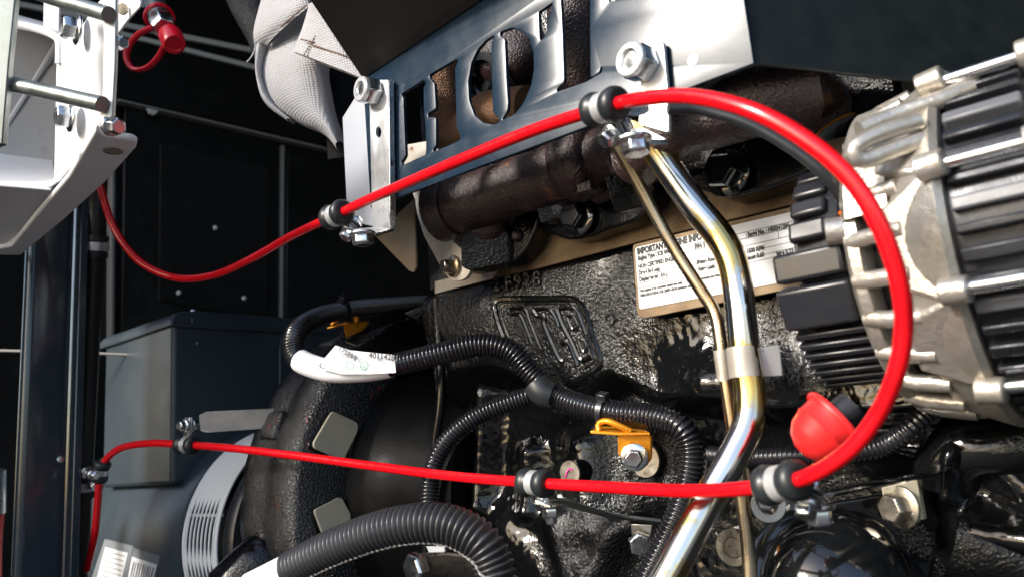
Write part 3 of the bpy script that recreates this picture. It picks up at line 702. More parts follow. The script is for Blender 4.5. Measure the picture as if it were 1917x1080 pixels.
for off, r_, pt in ((0,.0093,[(1391,650,.4505),(1395,690,.448),(1397,706,.447)]), (0,.0046,[(1350,655,.4735),(1356,700,.4715),(1357,713,.471)])):
    build(MB().tube([P(*p) for p in pt], r_, 28), 'band', M['stainless'], bc, smooth=60)
build(MB().prism([P(1415,651,.445),P(1459,646,.445),P(1465,703,.445),P(1420,705,.445)], V((0,.0012,0))), 'flag_end', M['zincw'], bc, bevel=.0004)

# ================================================================== corrugated conduits
def corrugated(mb, pts, r, pitch, n=16, depth=.18):
    path = spline([P(*p) for p in pts], pitch/4)
    prof = (1, 1, 1-depth*.8, 1-depth)
    mb.tube(path, lambda t, i: r*prof[i % 4]*(1+.012*noise.noise(path[i]*40)), n); return path
ha = thing('wiring_conduit', 'black corrugated conduit looping round a white label and across the block', 'conduit', P(900,650,.63), 'corrugated conduits')
CA = [(840,563,.86),(740,570,.82),(650,579,.78),(588,596,.74),(553,625,.70),(555,668,.68),(610,692,.66),(680,692,.645),(740,682,.635),(830,660,.625),(900,645,.62),(955,657,.615),(1000,703,.61),(1050,745,.60),(1130,769,.575),(1215,779,.555),(1272,797,.54),(1296,845,.535),(1286,920,.53),(1255,1000,.52),(1205,1100,.51)]
mb = MB(); PA = corrugated(mb, CA, .0092, .0032); build(mb, 'sleeve', M['conduit'], ha, smooth=75)
mb = MB(); PB = corrugated(mb, [(1018,733,.608),(960,752,.615),(900,776,.62),(848,814,.62),(817,860,.615),(805,920,.61),(808,980,.60),(835,1040,.59),(855,1110,.58)], .0078, .003); build(mb, 'branch_sleeve', M['conduit'], ha, smooth=75)
mb = MB().tube(spline([P(1003,716,.605),P(1017,734,.602),P(1034,741,.600)], .003), lambda t, i: .0098+.001*math.sin(t*math.pi), 20); build(mb, 'tape_wrap', M['rubber'], ha)
# label sleeve
def near(path, px):
    return min(range(len(path)), key=lambda i: abs(proj(path[i])[0]-px[0])+abs(proj(path[i])[1]-px[1]))
ia, ib = near(PA, (562,676)), near(PA, (738,682))
lab = thing('conduit_label', 'white paper label with small print wrapped round the looping conduit', 'label', PA[(ia+ib)//2])
build(MB().tube(PA[ia:ib:4], .0097, 24, False), 'paper_wrap', M['label'], lab, smooth=60)
fl_pts = [P(592,688,.645),P(628,646,.638),P(655,655,.634),P(700,660,.630),P(738,664,.626),P(741,697,.624),P(690,700,.630),P(640,700,.638)]
flap = build(MB().prism(fl_pts, (ROT @ V((0,0,-1)))*.0004), 'paper_flap', M['label'], lab, smooth=0)
fu = (P(738,664,.625)-P(655,655,.633)).normalized(); fn = ROT @ V((0,0,1)); fv = fn.cross(fu).normalized(); fn = fu.cross(fv)
mb = MB()
place2d(mb, text2d('40114281', .0062, 0, 1, .00022), P(690,669,.6265), fu, fv, fn)
place2d(mb, text2d('17505 E', .0055, 0, 1, .0001), P(632,655,.634), (fu-fv*.45).normalized(), (fv+fu*.45).normalized(), fn)
place2d(mb, text2d('L17.36', .0045), P(640,668,.634), fu, fv, fn)
place2d(mb, text2d('CE', .006), P(597,688,.6435), fu, fv, fn)
build(mb, 'print', M['ink_grey'], flap, smooth=0)
mb = MB()
for x in (655, 682): mb.lathe(P(x, 684, .6285), fn, [(0,.0036),(.0001,.0036),(.0001,.0030),(0,.0030)], 24, cap=False)
place2d(mb, text2d('12', .0034), P(651,687,.6285), fu, fv, fn); place2d(mb, text2d('30L', .003), P(676,687,.6285), fu, fv, fn)
build(mb, 'green_stamp', M['ink_green'], flap, smooth=0)
# thick conduit at the bottom
hb = thing('heavy_conduit', 'thick dark grey corrugated conduit arching across the bottom edge', 'conduit', P(750,1000,.5), 'corrugated conduits')
CB = [(500,1085,.57),(560,1055,.555),(640,1018,.535),(740,985,.515),(830,980,.50),(895,1010,.49),(925,1060,.485),(935,1120,.48)]
mb = MB(); corrugated(mb, [(545,1063,.558)]+CB[2:], .0128, .0039, 24, .17); build(mb, 'sleeve', M['conduit_grey'], hb, smooth=75)
build(MB().tube(spline([P(*p) for p in [(470,1100,.575),(505,1083,.57),(545,1063,.557)]], .005), .0112, 20), 'white_sleeve', M['label'], hb)
def seam(path, side, r, name, par, m):
    q = []
    for i in range(2, len(path)-2):
        d = (path[i+2]-path[i-2]).normalized(); k = side-d*side.dot(d); q.append(path[i]+k.normalized()*r)
    build(MB().tube(q, lambda t, i: .0007+.0005*(i % 4 < 2), 6), name, m, par)
M['seam'] = mat('pale_split_edge', (.20,.20,.20), .4)
PH = spline([P(*p) for p in [(545,1063,.558)]+CB[2:]], .0012)
seam(PH, cr(.05,-.8,.5), .0122, 'split_seam', hb, M['seam'])
seam(PA[near(PA,(1296,850)):], cr(.9,-.1,.45), .0087, 'split_seam', ha, M['seam'])
# slim conduit behind the thick pipe and one below the alternator
mb = MB(); corrugated(mb, [(1290,842,.55),(1340,852,.53),(1410,856,.51),(1500,853,.49),(1580,850,.48),(1650,835,.47),(1700,805,.46),(1740,770,.46)], .0066, .003)
tag(build(mb, 'slim_conduit', M['conduit'], smooth=75), 'slim black corrugated conduit passing behind the thick pipe towards the alternator', 'conduit', 'corrugated conduits')
# cable ties
def tie(path, i, r, label, m=None):
    t = thing('cable_tie', label, 'cable tie', path[i], 'black cable ties')
    d = (path[i+3]-path[i-3]).normalized()
    build(MB().lathe(path[i]-d*.0022, d, [(0,r),(0,r+.0013),(.0044,r+.0013),(.0044,r)], 28), 'strap', M['plastic'], t)
    up = (ROT @ V((.1,.9,.5))); up = (up-d*up.dot(d)).normalized()
    build(MB().box(path[i]+up*(r+.002), (.0075,.006,.007), (d, up, d.cross(up))), 'lock', M['plastic'], t, bevel=.0006)
    return t, up, d
tie(PA, near(PA, (1132,769)), .0095, 'black cable tie strapping the conduit above the gold bracket')
tt_, up_, d_ = tie(PA, near(PA, (640,580)), .0095, 'black cable tie on the back of the conduit loop')
build(MB().tube(spline([PA[near(PA,(640,580))]+up_*.011, PA[near(PA,(640,580))]+up_*.017+d_*.002], .003), .0018, 8), 'tail', M['plastic'], tt_)

# gold brackets
gb = thing('gold_bracket', 'yellow zinc angle bracket bolted under the conduit with a wire loop', 'bracket', P(1185,840,.545))
q = [P(x, y, .548) for x, y in roundpoly([(1156,814),(1218,813),(1218,858),(1206,874),(1178,879),(1157,850)], 4, 3)]
build(MB().prism(q, V((0,.0025,0))), 'tab', M['gold'], gb, bevel=.0005)
build(MB().prism([P(1105,811,.55),P(1160,815,.545),P(1217,814,.546),P(1190,800,.575),P(1130,800,.575)], V((0,0,.002))), 'shelf', M['gold'], gb, bevel=.0005)
build(MB().tube(spline([P(1122,806,.553),P(1120,794,.555),P(1130,788,.553),P(1142,789,.55),P(1160,797,.548),P(1180,806,.548)], .002), .0022, 10), 'wire_loop', M['gold'], gb)
bolt(gb, P(1188,855,.546), (ROT @ V((-.25,.05,1))).normalized(), .0066, .007, M['zinc'], 1.45)
gb2 = thing('gold_bracket', 'small yellow zinc bracket tucked behind the conduit loop', 'bracket', P(650,610,.80))
build(MB().prism([P(612,612,.79),P(650,602,.79),P(690,600,.81),P(640,606,.80)], V((0,0,-.002))), 'shelf', M['gold'], gb2, bevel=.0004)
build(MB().prism([P(642,606,.79),P(690,602,.80),P(676,618,.80),P(646,632,.79)], V((0,.002,0))), 'tab', M['gold'], gb2, bevel=.0004)
build(MB().tube(spline([P(622,608,.785),P(632,598,.785),P(655,590,.785),P(668,596,.785),P(665,602,.785)], .002), .0026, 10), 'wire_loop', M['gold'], gb2)

# ================================================================== the red tube
RED = [(178,318,.80),(190,360,.80),(215,430,.80),(262,490,.79),(330,520,.78),(400,515,.75),(470,485,.70),(550,440,.65),(632,402,.60),(700,370,.56),(850,305,.50),(1000,244,.455),(1130,202,.415),(1200,186,.385),(1290,181,.36),(1400,205,.335),(1500,257,.32),(1590,333,.31),(1650,430,.305),(1684,530,.305),(1692,610,.31),(1680,690,.315),(1645,772,.325),(1590,842,.335),(1520,888,.35),(1465,903,.37),(1380,915,.39),(1280,918,.42),(1150,912,.47),(1000,903,.52),(850,891,.58),(700,872,.64),(550,852,.69),(430,838,.73),(348,832,.76),(285,829,.78),(230,837,.80),(200,858,.81),(188,885,.81),(183,940,.815),(177,1000,.82),(163,1065,.84)]
RP = spline([P(*p) for p in RED], .0035)
red = tag(build(MB().tube(RP, .0036, 20), 'red_tube', M['red'], smooth=60), 'bright red plastic tube looping through all the clips across the picture', 'tube')

def clip(px, py, label, sdir=None, tail=0, s=1.0, boltm=None):
    i = near(RP, (px, py)); c = RP[i]; d = (RP[min(len(RP)-1, i+2)]-RP[max(0, i-2)]).normalized()
    t = thing('tube_clip', label, 'clip', c, 'rubber lined clips on the red tube')
    prof = [(-.0125,.0038),(-.0128,.0072),(-.0115,.0092),(-.0085,.0100),(-.0055,.0094),(-.0036,.0080),(.0036,.0080),(.0055,.0094),(.0085,.0100),(.0115,.0092),(.0128,.0072),(.0125,.0038)]
    build(MB().lathe(c, d, [(a*s, max(.0037, b*s)) for a, b in prof], 32), 'rubber_liner', M['rubber'], t, smooth=60)
    build(MB().lathe(c, d, [(-.0032*s,.0076*s),(-.0032*s,.0085*s),(.0032*s,.0085*s),(.0032*s,.0076*s)], 32), 'steel_band', M['zincw'], t)
    if sdir is not None:
        k = sdir-d*sdir.dot(d); k.normalize(); w_ = d.cross(k)
        for o in (-1, 1):
            build(MB().box(c+k*(.007+tail/2)*s+w_*o*.0011, (.009*s, tail+.008, .0016), (d, k, w_)), 'tab', M['zinc'], t, bevel=.0004)
        bolt(t, c+k*(tail+.004)*s+w_*.0025, w_, .0052*s, .005*s, M['zinc'], 1.3)
        bolt(t, c+k*(tail+.004)*s-w_*.0025, -w_, .0052*s, .006*s, M['zinc'], 1.3)
    return t
clip(632,402, 'rubber lined clip on the foot of the left zinc bracket', cr(.8,-.45,-.1), .011)
clip(1132,201, 'rubber lined clip in front of the heat shield near the bend', cr(.5,-.8,-.2), .011, .95)
clip(1465,903, 'rubber lined clip below the red rubber cap', cr(.6,-.6,-.6), .013, .98)
clip(1002,903, 'rubber lined clip on the black strap low on the block', cr(.6,-.75,-.3), .010, .95)
clip(350,832, 'rubber lined clip hanging from the flat stainless arm', cr(.2,1,.0), .016, .92)
clip(188,882, 'rubber lined clip beside the black hose at the door post', cr(-.3,-.6,.3), .010, .85)

# strap bracket below the clip
sb = thing('strap_bracket', 'flat black strap with zinc bolts reaching across the lower block', 'bracket', P(1100,950,.55))
path = [P(1000,937,.525),P(1040,935,.53),P(1090,950,.545),P(1150,965,.56),P(1230,975,.565)]
mb = MB().tube(spline(path, .004), .0019, 10, True, 5.0, EZ); build(mb, 'strap', M['zincd'], sb)
build(MB().prism([P(1001,935,.515),P(1035,930,.535),P(1060,934,.53),P(1030,945,.51)], V((0,0,-.002))), 'zinc_foot', M['zinc'], sb, bevel=.0004)
bolt(sb, P(1031,943,.52), -EZ, .006, .006, M['zinc'], 1.3)
build(MB().lathe(P(1031,952,.52), -EZ, [(0,.0036),(.0085,.0036),(.0095,.003),(.0095,0)], 16), 'stud', M['zinc'], sb)
build(MB().prism([P(1181,980,.555),P(1220,982,.55),P(1218,1010,.55),P(1183,1012,.555)], V((0,.002,0))), 'tab', M['steel'], sb, bevel=.0004)
hb2 = bolt(sb, P(1198,1013,.552), cr(-.1,.0,1).normalized(), .0088, .007, M['zinc'], 0, .1)
mb = MB()
for s_, dy in (('8.8', .0012), ('GW', -.0052)):
    place2d(mb, text2d(s_, .0052, .0002, 1, .0002), P(1198,1013,.552)+cr(-.1,0,1).normalized()*.0098+cr(-.0055,dy,0), cr(1,0,.1), cr(0,1,0), cr(-.1,0,1))
build(mb, 'head_mark', M['ink_grey'], sb, smooth=0)
# bolt and fitting bottom centre
ft = thing('hex_fitting', 'zinc hex bolt and brass union peeping out under the thick conduit', 'fitting', P(800,1060,.56))
bolt(ft, P(793,1058,.55), cr(-.7,0,.7).normalized(), .0105, .009, M['zinc'], 0)
build(MB().tube([P(793,1058,.552),P(830,1055,.565),P(900,1066,.58)], .0085, 18), 'union', M['steel'], ft)
build(MB().prism([P(798,1022,.57),P(832,1022,.57),P(832,1046,.57),P(806,1040,.57)], V((0,.001,0))), 'paper_tag', M['label'], ft, smooth=0)
# ================================================================== left foreground
ZF = H0+.22
wb = thing('white_bracket', 'white powder coated steel bracket with bolts at the upper left', 'bracket', onZ(150,400,ZF))
q = [onZ(x, y, ZF) for x, y in [(180,243),(192,254),(206,257),(250,263),(257,268),(255,278),(195,345),(120,412),(40,478),(0,478),(-20,470),(20,462),(70,400),(128,332)]]
build(MB().prism(q, V((0,0,.005))), 'lower_flange', M['white'], wb, bevel=.0018, seg=3)
q = [P(-60,346,.64),P(98,350,.635),P(128,332,.645),P(70,400,.72),P(20,462,.79),P(-60,470,.82)]
build(MB().prism(q, V((0,.002,.004))), 'pocket_underside', M['white'], wb, bevel=.001)
build(MB().lathe(onZ(212,284,ZF-.0005), -EZ, [(0,.0065),(.0004,.0062),(.0004,.0045),(-.003,.0045),(-.003,0)], 18), 'bolt_hole', M['steel'], wb)
q = [P(106,62,.64),P(150,50,.60),P(178,12,.57),P(196,-10,.56),P(197,240,.56),P(185,258,.575),P(100,350,.655),P(104,200,.65)]
build(MB().prism(q, cr(.002,0,-.005)), 'web', M['white'], wb, bevel=.0015)
build(MB().prism([P(-60,20,.84),P(130,60,.80),P(126,330,.80),P(-60,340,.84)], cr(-.001,0,-.004)), 'pocket_back', M['pocket_shade'], wb, bevel=.001)
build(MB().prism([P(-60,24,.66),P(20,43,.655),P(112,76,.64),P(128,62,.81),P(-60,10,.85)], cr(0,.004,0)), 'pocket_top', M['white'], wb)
build(MB().prism([P(110,74,.64),P(104,346,.65),P(126,335,.81),P(128,60,.81)], cr(.004,0,0)), 'pocket_side', M['pocket_shade'], wb)
build(MB().prism([P(-40,282,.84),P(100,300,.81),P(106,335,.66),P(96,350,.635),P(-40,338,.635)], V((0,0,-.004))), 'pocket_floor', M['white'], wb, bevel=.0015)
build(MB().tube(spline([P(-40,28,.66),P(20,44,.655),P(70,55,.65),P(100,66,.64),P(112,80,.635),P(112,120,.635)], .004), .0035, 10), 'rolled_edge', M['white'], wb)
build(MB().tube(spline([P(2,250,.825),P(40,190,.815),P(80,125,.805),P(106,80,.795)], .004), .0022, 8), 'weld_bead', M['white'], wb)
build(MB().tube(spline([P(8,470,.79),P(40,435,.76),P(70,395,.725),P(100,352,.665)], .004), .0030, 8), 'weld_bead', M['white'], wb)
build(MB().prism([P(200,-30,.56),P(235,-30,.545),P(264,6,.535),P(262,14,.535),P(240,38,.55),P(218,66,.565),P(205,80,.57)], cr(0,.002,-.004)), 'upper_flange', M['white'], wb, bevel=.001)
build(MB().lathe(P(230,18,.545), cr(-.1,-.2,1), [(0,.004),(.0006,.0036),(.0006,0)], 14), 'bolt_hole', M['steel'], wb)
build(MB().prism([P(82,-40,.70),P(112,-40,.69),P(110,60,.69),P(80,52,.70)], cr(0,0,-.004)), 'stay', M['white'], wb, bevel=.001)
for x, y, d in ((148,58,.585),(136,222,.60)):
    bolt(wb, P(x, y, d), cr(-.75,.05,.65).normalized(), .0085, .009, M['zinc'], 1.3)
# wire guard in front of it
wg = thing('wire_guard', 'zinc plated guard of two rods and a flat upright bar in the corner', 'guard', P(200,150,.52))
build(MB().prism([P(191,-20,.52),P(218,-20,.52),P(216,120,.52),P(211,218,.52),P(186,232,.52),P(196,120,.52)], cr(0,0,-.004)), 'upright_bar', M['zincw'], wg, bevel=.0008)
for pts in ([(60,-16,.55),(120,3,.54),(204,28,.515)], [(-40,146,.56),(60,166,.545),(192,196,.515)]):
    build(MB().tube([P(*p) for p in pts], .0052, 18), 'rod', M['zincd'], wg)
build(MB().prism([P(-30,-20,.54),P(30,-20,.54),P(16,120,.54),P(4,270,.54),P(-30,280,.54)], cr(0,0,-.006)), 'side_bar', M['zincd'], wg, bevel=.0008)
bolt(wg, P(207,236,.525), cr(.75,-.15,.5).normalized(), .0058, .008, M['zinc'], 1.2)
bolt(wg, P(218,82,.53), cr(.8,-.1,.5).normalized(), .0045, .006, M['zinc'], 1.2)
# capped fitting
rf = thing('capped_fitting', 'zinc hydraulic fitting closed by a red plastic cap on a looped lanyard', 'fitting', P(300,60,.80))
fa = (P(335,90,.76)-P(283,-20,.84)).normalized()
build(MB().tube([P(284,-40,.86),P(288,-8,.845)], .0105, 20), 'adaptor', M['zinc'], rf)
build(MB().hexa(P(284,-6,.84), fa, .0135, .016), 'hex_nut', M['zincd'], rf, bevel=.0008)
build(MB().tube([P(287,5,.83),P(300,35,.81)], .0095, 20), 'sleeve', M['zincd'], rf)
build(MB().hexa(P(301,38,.805), fa, .0128, .020, .6), 'hex_nut', M['zinc'], rf, bevel=.0008)
c = P(318,65,.785)
build(MB().lathe(c, fa, [(0,.0100),(.0015,.0112),(.0200,.0108),(.0222,.0096),(.0222,.0070),(.0212,.0064),(.0212,0)], 28), 'cap', M['cap'], rf)
build(MB().lathe(P(298,33,.81), fa, [(-.001,.0120),(-.001,.0150),(.0025,.0150),(.0025,.0120)], 28, cap=False), 'lanyard_ring', M['cap'], rf)
build(MB().tube(spline([P(286,52,.80),P(258,66,.80),P(240,90,.80),P(237,112,.80),P(250,130,.80),P(275,128,.795),P(295,110,.79),P(308,88,.785)], .004), .0028, 12, True, 1.3), 'lanyard', M['cap'], rf)

tube_thing('black_cable', [(1250,205,.43),(1310,206,.43),(1400,232,.42),(1490,284,.41),(1550,335,.405),(1590,390,.41)], .0030, M['rubber'], 'thin black cable following just below the red tube near the shield bend', 'cable', 14)
dk = thing('curved_guard', 'dark curved sheet guard edge behind the red tube left of the alternator', 'guard', P(1580,230,.50))
gpth = spline([P(1490,330,.50),P(1515,270,.50),P(1560,228,.50),P(1620,208,.50),P(1690,205,.50)], .004)
mb = MB(); n_ = len(gpth)
mb.add([p for p in gpth]+[p+V((.004,.035,-.006)) for p in gpth], [(i, i+1, n_+i+1, n_+i) for i in range(n_-1)])
gs = build(mb, 'sheet', M['satin'], dk); so_ = gs.modifiers.new('thickness', 'SOLIDIFY'); so_.thickness = .0015
build(MB().tube(gpth, .0008, 6), 'bright_edge', M['gold'], dk)
# hose along the post with its clips
hz = tube_thing('hose', [(186,300,.885),(180,400,.88),(176,480,.88),(170,600,.88),(165,720,.88),(158,850,.875),(152,980,.87),(146,1110,.865)], .0098, M['hose'], 'black braided hose running down behind the door post', 'hose', 20)
for (x, y, d, lb) in ((178,462,.88,'zinc banded rubber clip holding the hose, the upper one'), (156,908,.872,'zinc banded rubber clip holding the hose, level with the lower red tube')):
    hc = thing('hose_clip', lb, 'clip', P(x, y, d), 'clips on the black hose')
    ax_ = (P(x+2, y-40, d)-P(x, y, d)).normalized()
    build(MB().lathe(P(x, y, d), ax_, [(-.012,.010),(-.012,.0135),(-.006,.0135),(-.006,.012),(.006,.012),(.006,.0135),(.012,.0135),(.012,.010)], 28), 'rubber_liner', M['rubber'], hc)
    build(MB().lathe(P(x, y, d), ax_, [(-.0045,.0118),(-.0045,.0138),(.0045,.0138),(.0045,.0118)], 28), 'steel_band', M['zincw'], hc)
    if y > 800:
        build(MB().prism([P(160,900,.86),P(186,898,.83),P(186,914,.83),P(160,916,.86)], V((0,.002,0))), 'tab', M['zinc'], hc, bevel=.0004)
        bolt(hc, P(182,907,.83), cr(.4,0,1).normalized(), .006, .008, M['zinc'], 1.2)
tube_thing('cross_rod', [(-40,655,1.0),(120,659,1.0),(250,664,1.005)], .0018, M['edge'], 'thin pale rod crossing behind the door post at mid height', 'rod', 10)
ff = thing('edge_fitting', 'small zinc fitting on a red hose at the extreme left edge', 'fitting', P(0,930,.9))
build(MB().tube([P(-7,880,.9),P(-8,960,.9)], .010, 16), 'ferrule', M['zinc'], ff)
build(MB().tube(spline([P(-8,960,.9),P(-12,1020,.9),P(-13,1100,.9)], .01), .0085, 14), 'red_hose', M['redcap'], ff)

# ================================================================== insulation blanket
def puff(left, right, bulge, n=22, m=60, wr=.003, sc_=28, thick=.02):
    L_ = spline([P(*p) for p in left], .001); R_ = spline([P(*p) for p in right], .001)
    f = cr(0,0,1); vs = []; fs = []
    for j in range(m+1):
        a = L_[int(j/m*(len(L_)-1))]; b = R_[int(j/m*(len(R_)-1))]
        for i in range(n+1):
            t = i/n; p = a.lerp(b, t); e = math.sqrt(max(0, 1-(2*t-1)**2))
            vs.append(p+f*(bulge*e+wr*e*(noise.noise(V((p.x, p.y, p.z*.4))*sc_)+.5*noise.noise(p*sc_*2.6))))
    for j in range(m):
        for i in range(n): k = j*(n+1)+i; fs.append((k, k+1, k+n+2, k+n+1))
    o = len(vs)
    for j in range(m+1):
        for i in range(n+1):
            t = i/n; e = math.sqrt(max(0, 1-(2*t-1)**2)); vs.append(vs[j*(n+1)+i]-f*(bulge*e*2+.001))
    for j in range(m):
        for i in range(n): k = o+j*(n+1)+i; fs.append((k, k+n+1, k+n+2, k+1))
    return MB().add(vs, fs)
bl = thing('heat_blanket', 'light grey woven insulation blanket stitched round a pipe behind the heat shield', 'blanket', P(570,150,.74))
build(puff([(530,-60,.80),(500,60,.78),(484,115,.77),(486,165,.76),(512,205,.75),(565,235,.74),(610,255,.73),(636,285,.73)], [(640,-60,.74),(640,40,.74),(622,100,.72),(616,140,.72),(622,180,.72),(628,215,.72),(636,240,.72),(645,270,.72)], .026, wr=.0014, sc_=18), 'body', M['cloth'], bl, smooth=0)
for o in bl.children: o.data.shade_smooth()
build(puff([(488,70,.748),(482,95,.745),(483,150,.742),(498,195,.74),(540,228,.735)], [(505,95,.745),(496,120,.742),(494,150,.738),(512,192,.735),(548,226,.732)], .012, 10, 40, .001), 'hem', M['cloth'], bl, smooth=60)
build(puff([(500,-40,.73),(474,66,.73),(501,86,.728)], [(600,-60,.70),(577,-4,.70),(582,12,.70)], .004, 16, 30, .0015, 50), 'strap', M['cloth'], bl, smooth=60)
build(puff([(578,12,.688),(565,55,.69),(548,97,.69)], [(590,6,.675),(640,85,.665),(688,152,.655)], .004, 16, 30, .0012, 60), 'flap', M['cloth'], bl, smooth=60)
stm = mat('brown_thread', (.20,.12,.08), .8)
mb = MB()
def stitch(a, b, n):
    for k in range(n):
        p, q_ = a.lerp(b, (k+.1)/n), a.lerp(b, (k+.85)/n); mb.tube([p, q_], .0007, 6)
f = cr(0,0,1)
stitch(P(507,73,.728)+f*.006, P(578,14,.70)+f*.006, 22)
stitch(P(585,88,.682)+f*.006, P(652,110,.665)+f*.006, 14); stitch(P(606,52,.682)+f*.006, P(572,108,.684)+f*.006, 12); stitch(P(566,78,.685)+f*.006, P(592,84,.682)+f*.006, 4)
build(mb, 'stitching', stm, bl)['kind'] = 'stuff'
mb = MB().tube(spline([P(440,-60,.85),P(466,10,.84),P(492,70,.83),P(506,130,.82)], .004), lambda t, i: .021-.010*t*t, 20); tag(build(mb, 'knit_sleeve', M['knit'], smooth=60), 'black knitted sleeve beside the grey insulation blanket', 'sleeve')
tube_thing('loose_thread', [(476,70,.80),(478,90,.80),(470,108,.80),(462,117,.80)], .0007, M['strip'], 'pale loose thread hanging from the black knitted sleeve', 'thread', 6, .002)
# dark pipe inside the blanket
tube_thing('lagged_pipe', [(640,100,.80),(640,200,.79),(645,300,.79)], .016, M['foam'], 'black pipe coming out of the grey insulation blanket', 'pipe')

# ================================================================== alternator
AC = V((.009,.476,H0+.085))
al = thing('alternator', 'silver cast alternator with black stator at the right edge', 'alternator', V((-.1,.476,H0-.01)))
def apt(x, a, r): return V((x+AC.x, AC.y-r*math.cos(a), AC.z+r*math.sin(a)))     # a=0 faces the viewer, + is up
def arad(a): return V((0,-math.cos(a),math.sin(a)))
def atan_(a): return V((0,math.sin(a),math.cos(a)))
AL = dict(ref=-EY)
build(MB().lathe(AC, EX, [(-.092,.05),(-.092,.086),(-.056,.086),(-.056,.05)], 96), 'stator', M['stator'], al)
for k in range(-13, 14):
    a = R(7.4)*k+R(3); wid = .0045 if k % 2 else .0065
    build(MB().box(apt(-.074, a, .0875), (.032,.008,wid), (EX, arad(a), atan_(a))), 'stator_rib', M['stator'] if k % 4 else M['plastic_grey'], al, bevel=.0012)
# end brackets
def bracket(xa, xb, r0, r1, name):
    mb = MB().lathe(AC, EX, [(xa,.05),(xa,r0-.004),(xa+.003,r0),(xb-.003,r1),(xb,r1-.003),(xb,.05)], 96)
    for i in range(len(mb.v)): mb.v[i] += arad(.3)*0
    return build(mb, name, M['alu'], al)
bracket(-.118, -.092, .086, .0945, 'end_bracket')
bracket(-.056, .03, .0945, .085, 'end_bracket')
build(MB().lathe(AC, EX, [(-.142,.05),(-.142,.078),(-.139,.082),(-.134,.082),(-.132,.078),(-.132,.05)], 80), 'vent_ring', M['alu'], al)
build(MB().lathe(AC, EX, [(-.134,.04),(-.134,.068),(-.115,.070),(-.115,.04)], 64), 'winding', M['plastic'], al)
for k in range(-7, 8):
    a = R(14)*k
    build(MB().tube([apt(-.139,a,.0785), apt(-.128,a,.083), apt(-.112,a,.086)], .0042, 12), 'vent_finger', M['alu'], al)
for a in (R(48), R(14), R(-20), R(-52)):                # lugs and through bolts
    build(MB().tube([apt(-.100,a,.096), apt(-.088,a,.0975)], .0062, 16), 'lug', M['alu'], al, bevel=.001)
    build(MB().tube([apt(-.058,a,.0965), apt(-.044,a,.0965)], .0062, 16), 'lug', M['alu'], al, bevel=.001)
    build(MB().tube([apt(-.09,a,.0955), apt(-.057,a,.0955)], .0032, 12), 'through_bolt', M['zinc'], al)
# raised webs on the left bracket
for a, wd in ((R(28), .030), (R(-5), .040), (R(-38), .032)):
    build(MB().prism([apt(-.122,a-wd*5,.088), apt(-.122,a+wd*5,.088), apt(-.094,a+wd*9,.0955), apt(-.094,a-wd*9,.0955)], -arad(a)*.012), 'web', M['alu'], al, bevel=.002)
# upper mounting ear
build(MB().tube(spline([P(1720,228,.372),P(1650,250,.372),P(1606,272,.372),P(1598,292,.372),P(1622,300,.372),P(1680,278,.372),P(1730,262,.372)], .003), .0042, 14), 'ear', M['alu'], al)
build(MB().tube(spline([P(1608,245,.385),P(1680,215,.385),P(1760,188,.38),P(1850,148,.38),P(1960,105,.38)], .004), .0046, 14), 'top_rib', M['alu'], al)
# rear drum with ribs
build(MB().lathe(AC, EX, [(-.175,.03),(-.175,.058),(-.172,.062),(-.148,.066),(-.145,.062),(-.145,.03)], 72), 'rear_cover', M['plastic'], al)
build(MB().lathe(AC, EX, [(-.140,.06),(-.140,.082),(-.137,.086),(-.117,.0875),(-.117,.06)], 30, -R(62), -R(7), ref=-EY), 'end_bracket', M['alu'], al)
for a, wd, hh, dx in ((R(46),.010,.004,.018),(R(35),.010,.005,.018),(R(24),.010,.005,.019),(R(12),.011,.006,.020),(R(-4),.015,.011,.036),(R(-21),.022,.012,.038)):
    build(MB().box(apt(-.163, a, .064+hh/2), (dx,hh,wd), (EX, arad(a), atan_(a))), 'cover_block', M['plastic'], al, bevel=.002, seg=3)
for k in range(7):
    a = R(-34-5.2*k); build(MB().box(apt(-.161, a, .068), (.038,.010,.0034), (EX, arad(a), atan_(a))), 'cooling_fin', M['plastic'], al, bevel=.0008)
build(MB().tube([apt(-.142,R(6),.075), apt(-.150,R(6),.078)], .007, 16), 'stud', M['alu'], al)
build(MB().tube([apt(-.142,R(12),.078), apt(-.134,R(12),.081)], .0012, 8), 'orange_wire', M['orange'], al)
# red rubber boot
rb = thing('rubber_boot', 'red rubber cap with a flared lip hanging below the alternator', 'cap', P(1535,810,.385))
bx = (P(1505,840,.385)-P(1570,785,.385)).normalized()
c = P(1548,800,.385)
prof = [(-.0065,.0125),(-.0065,.0168),(-.0050,.0174),(-.0036,.0168),(-.0034,.0150),(.003,.0146),(.0036,.0150),(.0042,.0145),(.010,.0126),(.0145,.0088),(.0168,.0040),(.0172,0)]
build(MB().lathe(c, bx, prof, 32), 'boot', M['redcap'], rb, smooth=60)
build(MB().tube([c-bx*.006, c-bx*.016], .008, 16), 'terminal', M['plastic'], rb)
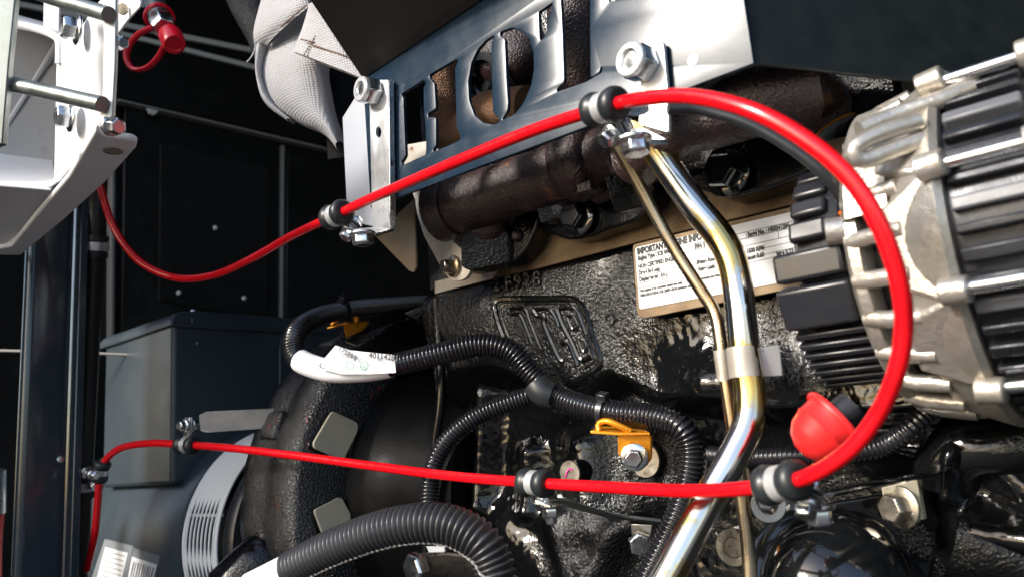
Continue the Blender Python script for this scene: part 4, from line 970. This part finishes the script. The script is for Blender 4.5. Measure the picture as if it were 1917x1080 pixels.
# ================================================================== lower right: black pump dome
pd = thing('pump_dome', 'glossy black domed pump cover at the lower right', 'pump', P(1560,1080,.45))
dc = P(1566,1100,.45); dax = cr(-.15,.55,.8).normalized()
build(MB().lathe(dc, dax, [(-.03,.043)]+[(.034*math.sin(t), .041*math.cos(t)) for t in [i*math.pi/2/14 for i in range(15)]], 64), 'dome', M['gloss'], pd, smooth=60)
build(MB().lathe(dc, dax, [(-.03,.046),(-.008,.0500),(-.004,.0500),(-.002,.047),(-.002,.04)], 64), 'lip', M['gloss'], pd)
q = [P(x, y, .475) for x, y in roundpoly([(1440,1100),(1470,985),(1545,940),(1640,925),(1735,905),(1760,990),(1740,1100)], 20, 4)]
build(MB().prism(q, V((0,.012,0))), 'flange', M['gloss'], pd, bevel=.002, seg=3)
build(MB().prism([P(x, y, .465) for x, y in [(1650,912),(1717,898),(1730,972),(1660,976)]], V((0,.006,0))), 'corner_pad', M['pad'], pd, bevel=.0005)
bolt(pd, P(1688,948,.463), (-EY*.9-EX*.35).normalized(), .0088, .009, M['steel'], 1.4)
cb = thing('clip_bracket', 'zinc foot under the clip nearest the pump dome with a black strap', 'bracket', P(1530,930,.40), 'zinc clip brackets')
build(MB().prism([P(1472,935,.38),P(1545,922,.39),P(1552,945,.385),P(1510,946,.372),P(1475,943,.37)], V((0,0,-.0025))), 'foot', M['zinc'], cb, bevel=.0005)
bolt(cb, P(1530,945,.378), -EZ, .0062, .007, M['zinc'], 1.25)
build(MB().tube(spline([P(1540,925,.39),P(1640,905,.41),P(1740,885,.44),P(1790,860,.46)], .004), .0016, 10, True, 4.5, EZ), 'strap', M['gloss'], cb)
ws = thing('washer_stack', 'pale nut and washer left of the pump dome', 'washer', P(1435,942,.45))
build(MB().lathe(P(1437,944,.45), cr(-.1,.2,1).normalized(), [(0,.0095),(.002,.0095),(.002,.0055),(0,.0055)], 24, cap=False), 'washer', M['zinc'], ws)
build(MB().hexa(P(1430,935,.45), cr(-.1,.2,1).normalized(), .006, .006), 'nut', M['zinc'], ws, bevel=.0004)
# castings at the lower right corner
lc = thing('side_casting', 'rough glossy black casting filling the lower right corner', 'casting', P(1860,980,.45))
mb = MB()
for (pts, r_) in (([(1770,900,.47),(1800,845,.46),(1960,830,.44)], .018), ([(1790,1010,.46),(1860,1035,.45),(2000,1050,.44)], .022), ([(1790,930,.475),(1880,935,.46),(2000,930,.45)], .016)):
    k0 = len(mb.v); mb.tube(spline([P(*p) for p in pts], .003), r_, 28)
    for i in range(k0, len(mb.v)): mb.v[i] += V((1,1,1))*.003*noise.noise(mb.v[i]*45)
build(mb, 'body', M['cast'], lc, smooth=60)
print('objects', len(bpy.data.objects))
